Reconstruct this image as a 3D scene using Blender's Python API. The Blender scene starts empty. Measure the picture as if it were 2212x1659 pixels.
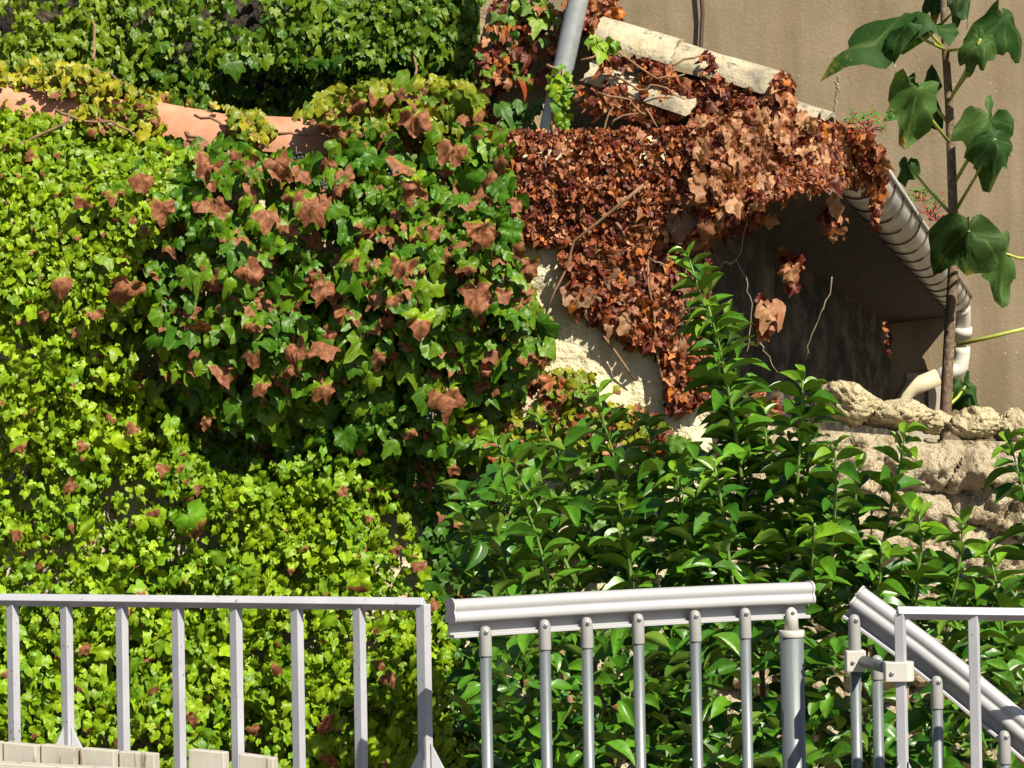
import bpy, math, random
import numpy as np
from mathutils import Vector, Matrix

# ------------------------------------------------------------------ camera, sky, sun, exposure
SC = bpy.context.scene
COL = SC.collection
R_ = math.radians
FP = 5530.0                      # focal length in pixels of a 2212 px wide frame
CAM = np.array((0.0, 0.0, 1.5))
cd = bpy.data.cameras.new('camera')
cd.sensor_fit = 'HORIZONTAL'; cd.sensor_width = 36.0; cd.lens = 36.0 * FP / 2212.0
cd.clip_start = 0.05; cd.clip_end = 500
cam = bpy.data.objects.new('camera', cd); COL.objects.link(cam)
ROT = Matrix.Rotation(R_(90.73), 3, 'X') @ Matrix.Rotation(R_(-1.0), 3, 'Z')
cam.matrix_world = Matrix.Translation(Vector(CAM)) @ ROT.to_4x4()
SC.camera = cam
SUN_EL, SUN_AZ = 43.0, 36.0      # azimuth measured to the right of straight behind the camera
to_sun = Vector((math.cos(R_(SUN_EL)) * math.sin(R_(SUN_AZ)), -math.cos(R_(SUN_EL)) * math.cos(R_(SUN_AZ)), math.sin(R_(SUN_EL))))
w = bpy.data.worlds.new('World'); SC.world = w; w.use_nodes = True
nt = w.node_tree
sky = nt.nodes.new('ShaderNodeTexSky'); sky.sky_type = 'NISHITA'; sky.sun_disc = False
sky.sun_elevation = R_(SUN_EL); sky.sun_rotation = R_(180 - SUN_AZ)
nt.links.new(sky.outputs[0], nt.nodes['Background'].inputs[0])
nt.nodes['Background'].inputs[1].default_value = 0.05
ld = bpy.data.lights.new('sun', 'SUN'); ld.energy = 5.0; ld.angle = R_(0.5); ld.color = (1.0, 0.92, 0.76)
sun = bpy.data.objects.new('sun', ld); COL.objects.link(sun)
sun.rotation_euler = to_sun.to_track_quat('Z', 'Y').to_euler()
sun.location = (4, -4, 8)
SC.view_settings.view_transform = 'Standard'; SC.view_settings.look = 'None'
SC.view_settings.exposure = 0.87; SC.view_settings.gamma = 1.0
SC.view_settings.use_curve_mapping = False
SC.cycles.max_bounces = 6; SC.cycles.diffuse_bounces = 1; SC.cycles.glossy_bounces = 2

RM = np.array(ROT)
rng = np.random.default_rng(7)
random.seed(7)


def P(px, py, d):
    """world point seen at pixel (px,py) of the 2212x1659 photograph at depth d"""
    px = np.asarray(px, float); py = np.asarray(py, float); d = np.asarray(d, float)
    v = np.stack(np.broadcast_arrays((px - 1106) / FP * d, -(py - 829.5) / FP * d, -d), -1)
    return v @ RM.T + CAM


# ------------------------------------------------------------------ noise helper
_lat = np.random.default_rng(3).random((256, 256))


def vnoise(x, y, s=1.0, o=0):
    x = np.asarray(x, float) / s + 31.7 * o + 500; y = np.asarray(y, float) / s + 17.3 * o + 500
    xi = np.floor(x).astype(int); yi = np.floor(y).astype(int)
    fx = x - xi; fy = y - yi
    fx = fx * fx * (3 - 2 * fx); fy = fy * fy * (3 - 2 * fy)
    a = _lat[xi % 256, yi % 256]; b = _lat[(xi + 1) % 256, yi % 256]
    c = _lat[xi % 256, (yi + 1) % 256]; e = _lat[(xi + 1) % 256, (yi + 1) % 256]
    return (a * (1 - fx) + b * fx) * (1 - fy) + (c * (1 - fx) + e * fx) * fy


def fbm(x, y, s, o=0, n=4):
    v = 0; a = .5
    for k in range(n):
        v = v + a * vnoise(x, y, s / 2 ** k, o + k * 5); a *= .5
    return v


def inside(poly, x, y):
    x = np.asarray(x); y = np.asarray(y)
    r = np.zeros(x.shape, bool); n = len(poly)
    for i in range(n):
        x1, y1 = poly[i]; x2, y2 = poly[(i + 1) % n]
        if y1 == y2: continue
        c = ((y1 > y) != (y2 > y)) & (x < (x2 - x1) * (y - y1) / (y2 - y1) + x1)
        r ^= c
    return r


# ------------------------------------------------------------------ materials
def mat(name):
    m = bpy.data.materials.new(name); m.use_nodes = True
    t = m.node_tree
    return m, t, t.nodes['Principled BSDF'], t.nodes['Material Output']


def N(t, typ, **kw):
    n = t.nodes.new(typ)
    for k, v in kw.items():
        if k.startswith('i_'):
            n.inputs[k[2:].replace('_', ' ')].default_value = v
        else:
            setattr(n, k, v)
    return n


def ramp(t, fac, stops):
    r = t.nodes.new('ShaderNodeValToRGB')
    e = r.color_ramp.elements
    while len(e) < len(stops): e.new(0.5)
    for k, (p, c) in enumerate(stops):
        e[k].position = p; e[k].color = (*c, 1) if len(c) == 3 else c
    t.links.new(fac, r.inputs[0])
    return r.outputs[0]


def noisy(name, stops, scale=8, rough=.8, bump=.3, bscale=None, detail=8, metallic=0, dist=.02, rough_noise=None, stretch=None, spec=.5):
    m, t, b, o = mat(name)
    tc = N(t, 'ShaderNodeTexCoord')
    src = tc.outputs['Object']
    if stretch:
        mp = N(t, 'ShaderNodeMapping'); mp.inputs['Scale'].default_value = stretch
        t.links.new(src, mp.inputs[0]); src = mp.outputs[0]
    n1 = N(t, 'ShaderNodeTexNoise', i_Scale=scale, i_Detail=detail, i_Roughness=.65)
    t.links.new(src, n1.inputs['Vector'])
    t.links.new(ramp(t, n1.outputs[0], stops), b.inputs['Base Color'])
    b.inputs['Roughness'].default_value = rough; b.inputs['Metallic'].default_value = metallic
    b.inputs['Specular IOR Level'].default_value = spec
    if bump:
        n2 = N(t, 'ShaderNodeTexNoise', i_Scale=bscale or scale * 3, i_Detail=6, i_Roughness=.6)
        t.links.new(src, n2.inputs['Vector'])
        bp = N(t, 'ShaderNodeBump', i_Strength=bump, i_Distance=dist)
        t.links.new(n2.outputs[0], bp.inputs['Height']); t.links.new(bp.outputs[0], b.inputs['Normal'])
    return m


def leaf_mat(name, brown_a, brown_b, rough=.38, transl=.3, back=None, vein=.25, spec=.5, bump=.25):
    m, t, b, o = mat(name)
    L = t.links.new
    ca = N(t, 'ShaderNodeAttribute', attribute_name='col')
    lu = N(t, 'ShaderNodeAttribute', attribute_name='lu')
    lv = N(t, 'ShaderNodeAttribute', attribute_name='lv')
    br = N(t, 'ShaderNodeAttribute', attribute_name='brn')
    tc = N(t, 'ShaderNodeTexCoord')
    ns = N(t, 'ShaderNodeTexNoise', i_Scale=28, i_Detail=4); L(tc.outputs['Object'], ns.inputs['Vector'])
    # brown mask = smoothstep(lu + noise - brn)
    m1 = N(t, 'ShaderNodeMath', operation='SUBTRACT'); L(lu.outputs['Fac'], m1.inputs[0]); L(br.outputs['Fac'], m1.inputs[1])
    m2 = N(t, 'ShaderNodeMath', operation='MULTIPLY_ADD', ); L(ns.outputs[0], m2.inputs[0]); m2.inputs[1].default_value = .9; L(m1.outputs[0], m2.inputs[2])
    mr = N(t, 'ShaderNodeMapRange', interpolation_type='SMOOTHSTEP'); L(m2.outputs[0], mr.inputs[0])
    mr.inputs[1].default_value = .42; mr.inputs[2].default_value = .52
    mry = N(t, 'ShaderNodeMapRange', interpolation_type='SMOOTHSTEP'); L(m2.outputs[0], mry.inputs[0])
    mry.inputs[1].default_value = .28; mry.inputs[2].default_value = .5
    n2 = N(t, 'ShaderNodeTexNoise', i_Scale=85, i_Detail=4); L(tc.outputs['Object'], n2.inputs['Vector'])
    bc = ramp(t, n2.outputs[0], [(.35, brown_a), (.65, brown_b)])
    # green variation
    hv = N(t, 'ShaderNodeHueSaturation'); L(ca.outputs['Color'], hv.inputs['Color'])
    vv = N(t, 'ShaderNodeMapRange'); L(n2.outputs[0], vv.inputs[0]); vv.inputs[1].default_value = .3; vv.inputs[2].default_value = .7
    vv.inputs[3].default_value = .8; vv.inputs[4].default_value = 1.2; L(vv.outputs[0], hv.inputs['Value'])
    base = hv.outputs[0]
    # palmate veins: angle from the base point
    at = N(t, 'ShaderNodeMath', operation='ARCTAN2'); L(lv.outputs['Fac'], at.inputs[0]); L(lu.outputs['Fac'], at.inputs[1])
    ab = N(t, 'ShaderNodeMath', operation='ABSOLUTE'); L(at.outputs[0], ab.inputs[0])
    pp = N(t, 'ShaderNodeMath', operation='PINGPONG'); L(ab.outputs[0], pp.inputs[0]); pp.inputs[1].default_value = .46
    vm = N(t, 'ShaderNodeMapRange'); L(pp.outputs[0], vm.inputs[0]); vm.inputs[1].default_value = .0; vm.inputs[2].default_value = .07
    vm.inputs[3].default_value = vein; vm.inputs[4].default_value = 0
    vx = N(t, 'ShaderNodeMix', data_type='RGBA', blend_type='MIX'); L(vm.outputs[0], vx.inputs[0]); L(base, vx.inputs[6]); vx.inputs[7].default_value = (.3, .42, .1, 1)
    yx = N(t, 'ShaderNodeMix', data_type='RGBA'); ym = N(t, 'ShaderNodeMath', operation='MULTIPLY'); L(mry.outputs[0], ym.inputs[0]); ym.inputs[1].default_value = .6
    L(ym.outputs[0], yx.inputs[0]); L(vx.outputs[2], yx.inputs[6]); yx.inputs[7].default_value = (.34, .26, .03, 1)
    mx = N(t, 'ShaderNodeMix', data_type='RGBA'); L(mr.outputs[0], mx.inputs[0]); L(yx.outputs[2], mx.inputs[6]); L(bc, mx.inputs[7])
    colr = mx.outputs[2]
    if back:
        g = N(t, 'ShaderNodeNewGeometry')
        bx = N(t, 'ShaderNodeMix', data_type='RGBA'); L(g.outputs['Backfacing'], bx.inputs[0]); L(colr, bx.inputs[6]); bx.inputs[7].default_value = (*back, 1)
        colr = bx.outputs[2]
    L(colr, b.inputs['Base Color'])
    b.inputs['Specular IOR Level'].default_value = spec
    rr = N(t, 'ShaderNodeMapRange'); L(mr.outputs[0], rr.inputs[0]); rr.inputs[3].default_value = rough; rr.inputs[4].default_value = .6
    L(rr.outputs[0], b.inputs['Roughness'])
    if bump:
        bp = N(t, 'ShaderNodeBump', i_Strength=bump, i_Distance=.004)
        L(n2.outputs[0], bp.inputs['Height']); L(bp.outputs[0], b.inputs['Normal'])
    tr = N(t, 'ShaderNodeBsdfTranslucent')
    tcx = N(t, 'ShaderNodeMix', data_type='RGBA', blend_type='MULTIPLY'); tcx.inputs[0].default_value = 1
    L(colr, tcx.inputs[6]); tcx.inputs[7].default_value = (1.3, 1.15, .4, 1)
    L(tcx.outputs[2], tr.inputs[0])
    ms = N(t, 'ShaderNodeMixShader'); ms.inputs[0].default_value = transl
    L(b.outputs[0], ms.inputs[1]); L(tr.outputs[0], ms.inputs[2]); L(ms.outputs[0], o.inputs[0])
    return m


M = {}
M['ivy'] = leaf_mat('ivy_leaf', (.13, .045, .02), (.31, .13, .06), rough=.4, transl=.18, spec=.24, bump=.4)
M['dead'] = leaf_mat('dead_leaf', (.1, .03, .012), (.3, .13, .06), rough=.5, transl=.26, vein=.1, spec=.35, bump=.5)
M['citrus'] = leaf_mat('citrus_leaf', (.05, .1, .02), (.1, .18, .03), rough=.34, transl=.07, back=(.14, .25, .03), vein=0, bump=.1, spec=.36)
M['paulownia'] = leaf_mat('paulownia_leaf', (.2, .12, .05), (.3, .2, .08), rough=.6, transl=.36, spec=.25, vein=.16, bump=.2)
M['cream'] = noisy('cream_render', [(.3, (.4, .33, .19)), (.5, (.64, .56, .37)), (.7, (.72, .65, .47))], scale=7, rough=.9, bump=.9, bscale=34, dist=.03)
M['beige'] = noisy('beige_render', [(.3, (.165, .127, .075)), (.5, (.225, .175, .108)), (.75, (.285, .228, .145))], scale=1.4, rough=.9, bump=.5, bscale=38, dist=.008, detail=12)
M['dark_shade_wall'] = noisy('old_wall_shaded', [(.34, (.006, .005, .003)), (.5, (.026, .02, .012)), (.68, (.13, .105, .066))], scale=8, rough=.95, bump=1, bscale=24, dist=.05, stretch=(1, .2, .8))  # near-black ramp: the eave's shade is put into the wall colour
M['gable'] = noisy('gable_stone', [(.3, (.12, .09, .055)), (.6, (.3, .24, .14)), (.8, (.42, .34, .2))], scale=6, rough=.95, bump=.8, bscale=20, dist=.03)
M['stone'] = noisy('limestone', [(.22, (.16, .11, .055)), (.36, (.46, .37, .21)), (.5, (.62, .53, .33)), (.75, (.66, .58, .4))], scale=16, rough=.95, bump=1, bscale=45, dist=.05)
M['rubble'] = noisy('rubble_mortar', [(.25, (.16, .11, .06)), (.38, (.42, .33, .2)), (.5, (.6, .5, .34)), (.75, (.68, .6, .44))], scale=17, rough=.95, bump=1, bscale=48, dist=.06)
M['terracotta'] = noisy('terracotta', [(.3, (.36, .15, .085)), (.5, (.46, .21, .125)), (.75, (.5, .29, .19))], scale=12, rough=.85, bump=.2, bscale=70, dist=.006)
M['ground'] = noisy('garden_soil', [(.3, (.06, .045, .03)), (.7, (.14, .11, .07))], scale=5, rough=.95, bump=.6)
M['stem'] = noisy('dry_stem', [(.3, (.12, .06, .03)), (.7, (.3, .18, .1))], scale=40, rough=.8, bump=.3, dist=.004)
M['pale_stem'] = noisy('bleached_stem', [(.3, (.12, .09, .055)), (.7, (.27, .22, .155))], scale=50, rough=.8, bump=.3, dist=.004)
M['green_stem'] = noisy('green_stem', [(.3, (.07, .14, .02)), (.7, (.15, .24, .05))], scale=30, rough=.5, bump=.1, dist=.002)
M['petiole'] = noisy('petiole', [(.3, (.26, .32, .04)), (.7, (.36, .4, .07))], scale=30, rough=.45, bump=.1, dist=.002)
M['bark'] = noisy('sapling_bark', [(.35, (.07, .045, .025)), (.55, (.15, .1, .06)), (.72, (.34, .27, .18))], scale=70, rough=.75, bump=.4, dist=.004)
M['galv'] = noisy('galvanised_steel', [(.3, (.11, .13, .14)), (.5, (.15, .17, .182)), (.7, (.21, .23, .24))], scale=14, rough=.45, bump=.06, bscale=80, metallic=.4, dist=.002, stretch=(3, 3, .25))
M['paint'] = noisy('grey_paint', [(.3, (.32, .325, .38)), (.7, (.36, .365, .42))], scale=30, rough=.42, bump=0)
M['pvc'] = noisy('pale_grey_pvc', [(.3, (.32, .325, .345)), (.7, (.36, .365, .38))], scale=6, rough=.38, bump=.05, bscale=90, dist=.001)
M['sleeve'] = noisy('grey_plastic_sleeve', [(.3, (.24, .24, .24)), (.7, (.28, .28, .28))], scale=20, rough=.5, bump=.05, bscale=120, dist=.001)
M['white_plastic'] = noisy('white_plastic', [(.3, (.42, .41, .38)), (.7, (.48, .47, .44))], scale=20, rough=.45, bump=.05, bscale=120, dist=.001)
M['screw'] = noisy('steel_screw', [(.3, (.2, .2, .2)), (.7, (.5, .5, .5))], scale=60, rough=.35, bump=0, metallic=.9)
M['slot'] = noisy('black_slot', [(.3, (.01, .01, .01)), (.7, (.02, .02, .02))], scale=60, rough=.7, bump=0)
M['zinc'] = noisy('weathered_zinc', [(.3, (.26, .24, .19)), (.45, (.48, .47, .44)), (.7, (.6, .6, .59))], scale=7, rough=.4, bump=.2, bscale=25, metallic=.2, dist=.004)
M['strap'] = noisy('rusty_strap', [(.3, (.06, .04, .026)), (.7, (.17, .12, .08))], scale=30, rough=.8, bump=.2, dist=.003)
M['white_pipe'] = noisy('white_pvc_pipe', [(.3, (.5, .48, .42)), (.7, (.6, .58, .52))], scale=5, rough=.4, bump=.05, dist=.002)
M['cream_pipe'] = noisy('cream_pipe', [(.3, (.42, .36, .24)), (.7, (.55, .48, .33))], scale=14, rough=.6, bump=.1, dist=.002)
M['cable'] = noisy('dark_cable', [(.3, (.035, .022, .015)), (.7, (.07, .045, .03))], scale=30, rough=.6, bump=.1, dist=.002)
M['berry'] = noisy('ivy_berry', [(.3, (.012, .013, .022)), (.7, (.045, .05, .075))], scale=90, rough=.4, bump=0)
M['greypanel'] = noisy('pale_cement', [(.3, (.3, .27, .21)), (.7, (.38, .34, .28))], scale=4, rough=.9, bump=.2, dist=.004)


def lichen_mat():
    m, t, b, o = mat('lichen_tile'); L = t.links.new
    tc = N(t, 'ShaderNodeTexCoord')
    n1 = N(t, 'ShaderNodeTexNoise', i_Scale=9, i_Detail=9, i_Roughness=.7); L(tc.outputs['Object'], n1.inputs['Vector'])
    base = ramp(t, n1.outputs[0], [(.3, (.14, .125, .095)), (.44, (.3, .26, .18)), (.6, (.44, .385, .26)), (.8, (.5, .46, .36))])
    n2 = N(t, 'ShaderNodeTexNoise', i_Scale=26, i_Detail=5, i_Roughness=.7); L(tc.outputs['Object'], n2.inputs['Vector'])
    mk = ramp(t, n2.outputs[0], [(.56, (0, 0, 0)), (.64, (1, 1, 1))])
    mx = N(t, 'ShaderNodeMix', data_type='RGBA'); L(mk, mx.inputs[0]); L(base, mx.inputs[6]); mx.inputs[7].default_value = (.13, .125, .11, 1)
    n3 = N(t, 'ShaderNodeTexNoise', i_Scale=14, i_Detail=6); L(tc.outputs['Object'], n3.inputs['Vector'])
    mk3 = ramp(t, n3.outputs[0], [(.64, (0, 0, 0)), (.72, (.6, .6, .6))])
    my = N(t, 'ShaderNodeMix', data_type='RGBA'); L(mk3, my.inputs[0]); L(mx.outputs[2], my.inputs[6]); my.inputs[7].default_value = (.4, .32, .12, 1)
    L(my.outputs[2], b.inputs['Base Color']); b.inputs['Roughness'].default_value = .95
    bp = N(t, 'ShaderNodeBump', i_Strength=.7, i_Distance=.02); L(n2.outputs[0], bp.inputs['Height']); L(bp.outputs[0], b.inputs['Normal'])
    return m


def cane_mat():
    m, t, b, o = mat('woven_cane_shaded'); L = t.links.new
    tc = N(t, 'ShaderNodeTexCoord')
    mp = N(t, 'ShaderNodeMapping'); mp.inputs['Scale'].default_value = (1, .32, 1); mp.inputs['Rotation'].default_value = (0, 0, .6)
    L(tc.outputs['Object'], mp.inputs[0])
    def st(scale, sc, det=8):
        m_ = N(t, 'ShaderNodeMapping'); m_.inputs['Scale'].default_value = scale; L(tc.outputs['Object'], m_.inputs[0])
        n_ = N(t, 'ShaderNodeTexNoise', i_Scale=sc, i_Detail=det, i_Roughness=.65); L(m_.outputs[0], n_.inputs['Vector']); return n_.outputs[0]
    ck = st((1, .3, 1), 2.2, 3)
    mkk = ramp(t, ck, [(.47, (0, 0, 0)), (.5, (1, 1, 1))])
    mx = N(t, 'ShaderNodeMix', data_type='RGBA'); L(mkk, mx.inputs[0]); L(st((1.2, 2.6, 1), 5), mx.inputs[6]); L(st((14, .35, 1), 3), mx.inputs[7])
    L(ramp(t, mx.outputs[2], [(.38, (.002, .0015, .001)), (.52, (.014, .0085, .004)), (.66, (.05, .033, .016))]), b.inputs['Base Color'])  # cane kept almost black, shade under the eave put into its colour
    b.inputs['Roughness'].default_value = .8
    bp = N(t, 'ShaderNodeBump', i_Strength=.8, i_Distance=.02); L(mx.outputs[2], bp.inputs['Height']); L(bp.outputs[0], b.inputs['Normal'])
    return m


def peeled_paint():
    m, t, b, o = mat('peeling_white_paint'); L = t.links.new
    tc = N(t, 'ShaderNodeTexCoord')
    mp = N(t, 'ShaderNodeMapping'); mp.inputs['Scale'].default_value = (1, 1, .14); L(tc.outputs['Object'], mp.inputs[0])
    n1 = N(t, 'ShaderNodeTexNoise', i_Scale=70, i_Detail=6, i_Roughness=.6); L(mp.outputs[0], n1.inputs['Vector'])
    n2 = N(t, 'ShaderNodeTexNoise', i_Scale=16, i_Detail=4); L(tc.outputs['Object'], n2.inputs['Vector'])
    base = ramp(t, n2.outputs[0], [(.3, (.34, .32, .26)), (.7, (.42, .405, .36))])
    mk = ramp(t, n1.outputs[0], [(.6, (0, 0, 0)), (.68, (1, 1, 1))])
    mx = N(t, 'ShaderNodeMix', data_type='RGBA'); L(mk, mx.inputs[0]); L(base, mx.inputs[6]); mx.inputs[7].default_value = (.17, .11, .06, 1)
    L(mx.outputs[2], b.inputs['Base Color']); b.inputs['Roughness'].default_value = .7
    bp = N(t, 'ShaderNodeBump', i_Strength=.4, i_Distance=.002); L(n1.outputs[0], bp.inputs['Height']); L(bp.outputs[0], b.inputs['Normal'])
    return m


def beige_mat():
    m, t, b, o = mat('beige_render'); L = t.links.new
    tc = N(t, 'ShaderNodeTexCoord'); V = tc.outputs['Object']
    def noise(sc, st=None, det=8, rg_=.6):
        src = V
        if st:
            mp = N(t, 'ShaderNodeMapping'); mp.inputs['Scale'].default_value = st; L(V, mp.inputs[0]); src = mp.outputs[0]
        n = N(t, 'ShaderNodeTexNoise', i_Scale=sc, i_Detail=det, i_Roughness=rg_); L(src, n.inputs['Vector']); return n.outputs[0]
    base = ramp(t, noise(1.3, det=12), [(.3, (.14, .108, .066)), (.5, (.19, .147, .092)), (.72, (.245, .192, .124))])
    streak = ramp(t, noise(2.2, (1.6, 1, .16), 9), [(.44, (1, 1, 1)), (.62, (.68, .64, .58))])
    mx = N(t, 'ShaderNodeMix', data_type='RGBA', blend_type='MULTIPLY'); mx.inputs[0].default_value = .75; L(base, mx.inputs[6]); L(streak, mx.inputs[7])
    sp = ramp(t, noise(34, det=3), [(.66, (0, 0, 0)), (.72, (1, 1, 1))])
    m2 = N(t, 'ShaderNodeMix', data_type='RGBA'); L(sp, m2.inputs[0]); L(mx.outputs[2], m2.inputs[6]); m2.inputs[7].default_value = (.34, .285, .2, 1)
    sd = ramp(t, noise(21, det=4), [(.66, (0, 0, 0)), (.74, (.6, .6, .6))])
    m3 = N(t, 'ShaderNodeMix', data_type='RGBA'); L(sd, m3.inputs[0]); L(m2.outputs[2], m3.inputs[6]); m3.inputs[7].default_value = (.11, .08, .045, 1)
    L(m3.outputs[2], b.inputs['Base Color']); b.inputs['Roughness'].default_value = .92
    bp = N(t, 'ShaderNodeBump', i_Strength=.5, i_Distance=.01); L(noise(45, det=6), bp.inputs['Height']); L(bp.outputs[0], b.inputs['Normal'])
    return m


def worn_paint():
    m, t, b, o = mat('grey_paint'); L = t.links.new
    tc = N(t, 'ShaderNodeTexCoord'); V = tc.outputs['Object']
    n1 = N(t, 'ShaderNodeTexNoise', i_Scale=9, i_Detail=6); L(V, n1.inputs['Vector'])
    base = ramp(t, n1.outputs[0], [(.3, (.32, .325, .365)), (.7, (.41, .415, .46))])
    n2 = N(t, 'ShaderNodeTexNoise', i_Scale=110, i_Detail=5); L(V, n2.inputs['Vector'])
    k1 = ramp(t, n2.outputs[0], [(.66, (0, 0, 0)), (.71, (.8, .8, .8))])
    mx = N(t, 'ShaderNodeMix', data_type='RGBA'); L(k1, mx.inputs[0]); L(base, mx.inputs[6]); mx.inputs[7].default_value = (.16, .13, .1, 1)
    L(mx.outputs[2], b.inputs['Base Color'])
    L(ramp(t, n1.outputs[0], [(.3, (.35, .35, .35)), (.7, (.55, .55, .55))]), b.inputs['Roughness'])
    return m


M['beige'] = beige_mat(); M['paint'] = worn_paint()
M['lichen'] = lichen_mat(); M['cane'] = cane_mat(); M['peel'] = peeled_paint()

# ------------------------------------------------------------------ object helpers


def tag(o, label=None, cat=None, group=None, kind=None):
    if label: o['label'] = label
    if cat: o['category'] = cat
    if group: o['group'] = group
    if kind: o['kind'] = kind
    return o


def empty(name, loc, label, cat, group=None):
    o = bpy.data.objects.new(name, None); COL.objects.link(o)
    o.location = Vector(loc); o.empty_display_size = .1
    return tag(o, label, cat, group)


class MB:
    def __init__(s): s.v = []; s.f = []; s.sm = []

    def add(s, v, f, smooth=False):
        o = len(s.v)
        s.v += [tuple(float(c) for c in p) for p in v]
        s.f += [tuple(i + o for i in q) for q in f]; s.sm += [smooth] * len(f)

    def hull(s, c8):
        """8 corners: bottom loop 0-3, top loop 4-7"""
        s.add(c8, [(3, 2, 1, 0), (4, 5, 6, 7), (0, 1, 5, 4), (1, 2, 6, 5), (2, 3, 7, 6), (3, 0, 4, 7)])

    def box(s, a, b):
        x0, y0, z0 = a; x1, y1, z1 = b
        s.hull([(x0, y0, z0), (x1, y0, z0), (x1, y1, z0), (x0, y1, z0), (x0, y0, z1), (x1, y0, z1), (x1, y1, z1), (x0, y1, z1)])

    def tube(s, pts, rad, n=10, caps=True):
        pts = [np.array(p, float) for p in pts]
        if np.isscalar(rad): rad = [rad] * len(pts)
        rings = []; a = None
        for i, p in enumerate(pts):
            tg = pts[min(i + 1, len(pts) - 1)] - pts[max(i - 1, 0)]; tg /= np.linalg.norm(tg) + 1e-9
            if a is None:
                up = np.array((.13, .31, .94)) if abs(tg[2]) < .9 else np.array((1., .1, 0))
                a = np.cross(up, tg)
            a = a - tg * (a @ tg); a /= np.linalg.norm(a); b = np.cross(tg, a)
            rings += [p + rad[i] * (math.cos(k * 2 * math.pi / n) * a + math.sin(k * 2 * math.pi / n) * b) for k in range(n)]
        f = []
        for i in range(len(pts) - 1):
            for k in range(n):
                k2 = (k + 1) % n
                f.append((i * n + k, i * n + k2, (i + 1) * n + k2, (i + 1) * n + k))
        s.add(rings, f, True)
        if caps:
            o = len(s.v) - len(rings)
            s.f.append(tuple(o + k for k in range(n))[::-1]); s.sm.append(False)
            e = o + (len(pts) - 1) * n
            s.f.append(tuple(e + k for k in range(n))); s.sm.append(False)

    def build(s, name, m, parent=None, bevel=0, sub=0):
        me = bpy.data.meshes.new(name)
        loc = Vector((0, 0, 0))
        if parent is not None: loc = WL(parent)
        me.from_pydata([(a - loc.x, b - loc.y, c - loc.z) for a, b, c in s.v], [], s.f)
        me.polygons.foreach_set('use_smooth', s.sm)
        me.materials.append(m); me.update()
        o = bpy.data.objects.new(name, me); COL.objects.link(o)
        if parent is not None: o.parent = parent
        if bevel:
            b = o.modifiers.new('bevel', 'BEVEL'); b.width = bevel; b.segments = 2; b.limit_method = 'ANGLE'; b.angle_limit = R_(40)
        return o


def WL(o):
    v = Vector((0, 0, 0))
    while o is not None:
        v = v + o.location; o = o.parent
    return v


# ------------------------------------------------------------------ leaves
def polar_template(angles, radii, rings=(.5, 1.0)):
    th = np.radians(angles); r = np.array(radii)
    V = [(0, 0)]
    for q in rings:
        V += [(q * a * math.cos(t), q * a * math.sin(t)) for a, t in zip(r, th)]
    n = len(th); F = []
    for k in range(n):
        k2 = (k + 1) % n
        F.append((0, 1 + k, 1 + k2))
        for j in range(len(rings) - 1):
            a = 1 + j * n + k; b = 1 + j * n + k2; c = a + n; e = b + n
            F += [(a, c, e), (a, e, b)]
    return np.array(V), np.array(F)


def sym(h):
    """half outline (angle 0..180) to full"""
    a = [x for x, _ in h] + [-x for x, _ in h[::-1] if 0 < x < 180]
    r = [y for _, y in h] + [y for x, y in h[::-1] if 0 < x < 180]
    return a, r


IVY_BIG = polar_template(*sym([(0, 1.0), (8, .9), (14, .88), (22, .74), (32, .7), (40, .72), (50, .8), (57, .74), (66, .72), (80, .6), (96, .62), (110, .64), (124, .56), (140, .56), (158, .44), (180, .1)]), rings=(.33, .66, 1.0))
IVY_SMALL = polar_template(*sym([(0, 1.0), (13, .84), (27, .68), (46, .78), (60, .68), (85, .58), (112, .6), (140, .52), (160, .4), (180, .1)]), rings=(.55, 1.0))
IVY_ROUND = polar_template(*sym([(0, 1.0), (12, .88), (26, .8), (40, .8), (54, .72), (75, .66), (100, .66), (125, .6), (150, .5), (180, .12)]), rings=(.55, 1.0))


def lance_template(nu=8, nv=5):
    V = []; F = []
    for i in range(nu):
        u = i / (nu - 1); wd = .25 * math.sin(math.pi * min(1, max(0.02, u)) ** .9) ** .8 + .005
        for j in range(nv):
            v = -1 + 2 * j / (nv - 1); V.append((u, v * wd))
    for i in range(nu - 1):
        for j in range(nv - 1):
            a = i * nv + j
            F += [(a, a + nv, a + nv + 1), (a, a + nv + 1, a + 1)]
    return np.array(V), np.array(F)


LANCE = lance_template()


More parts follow.
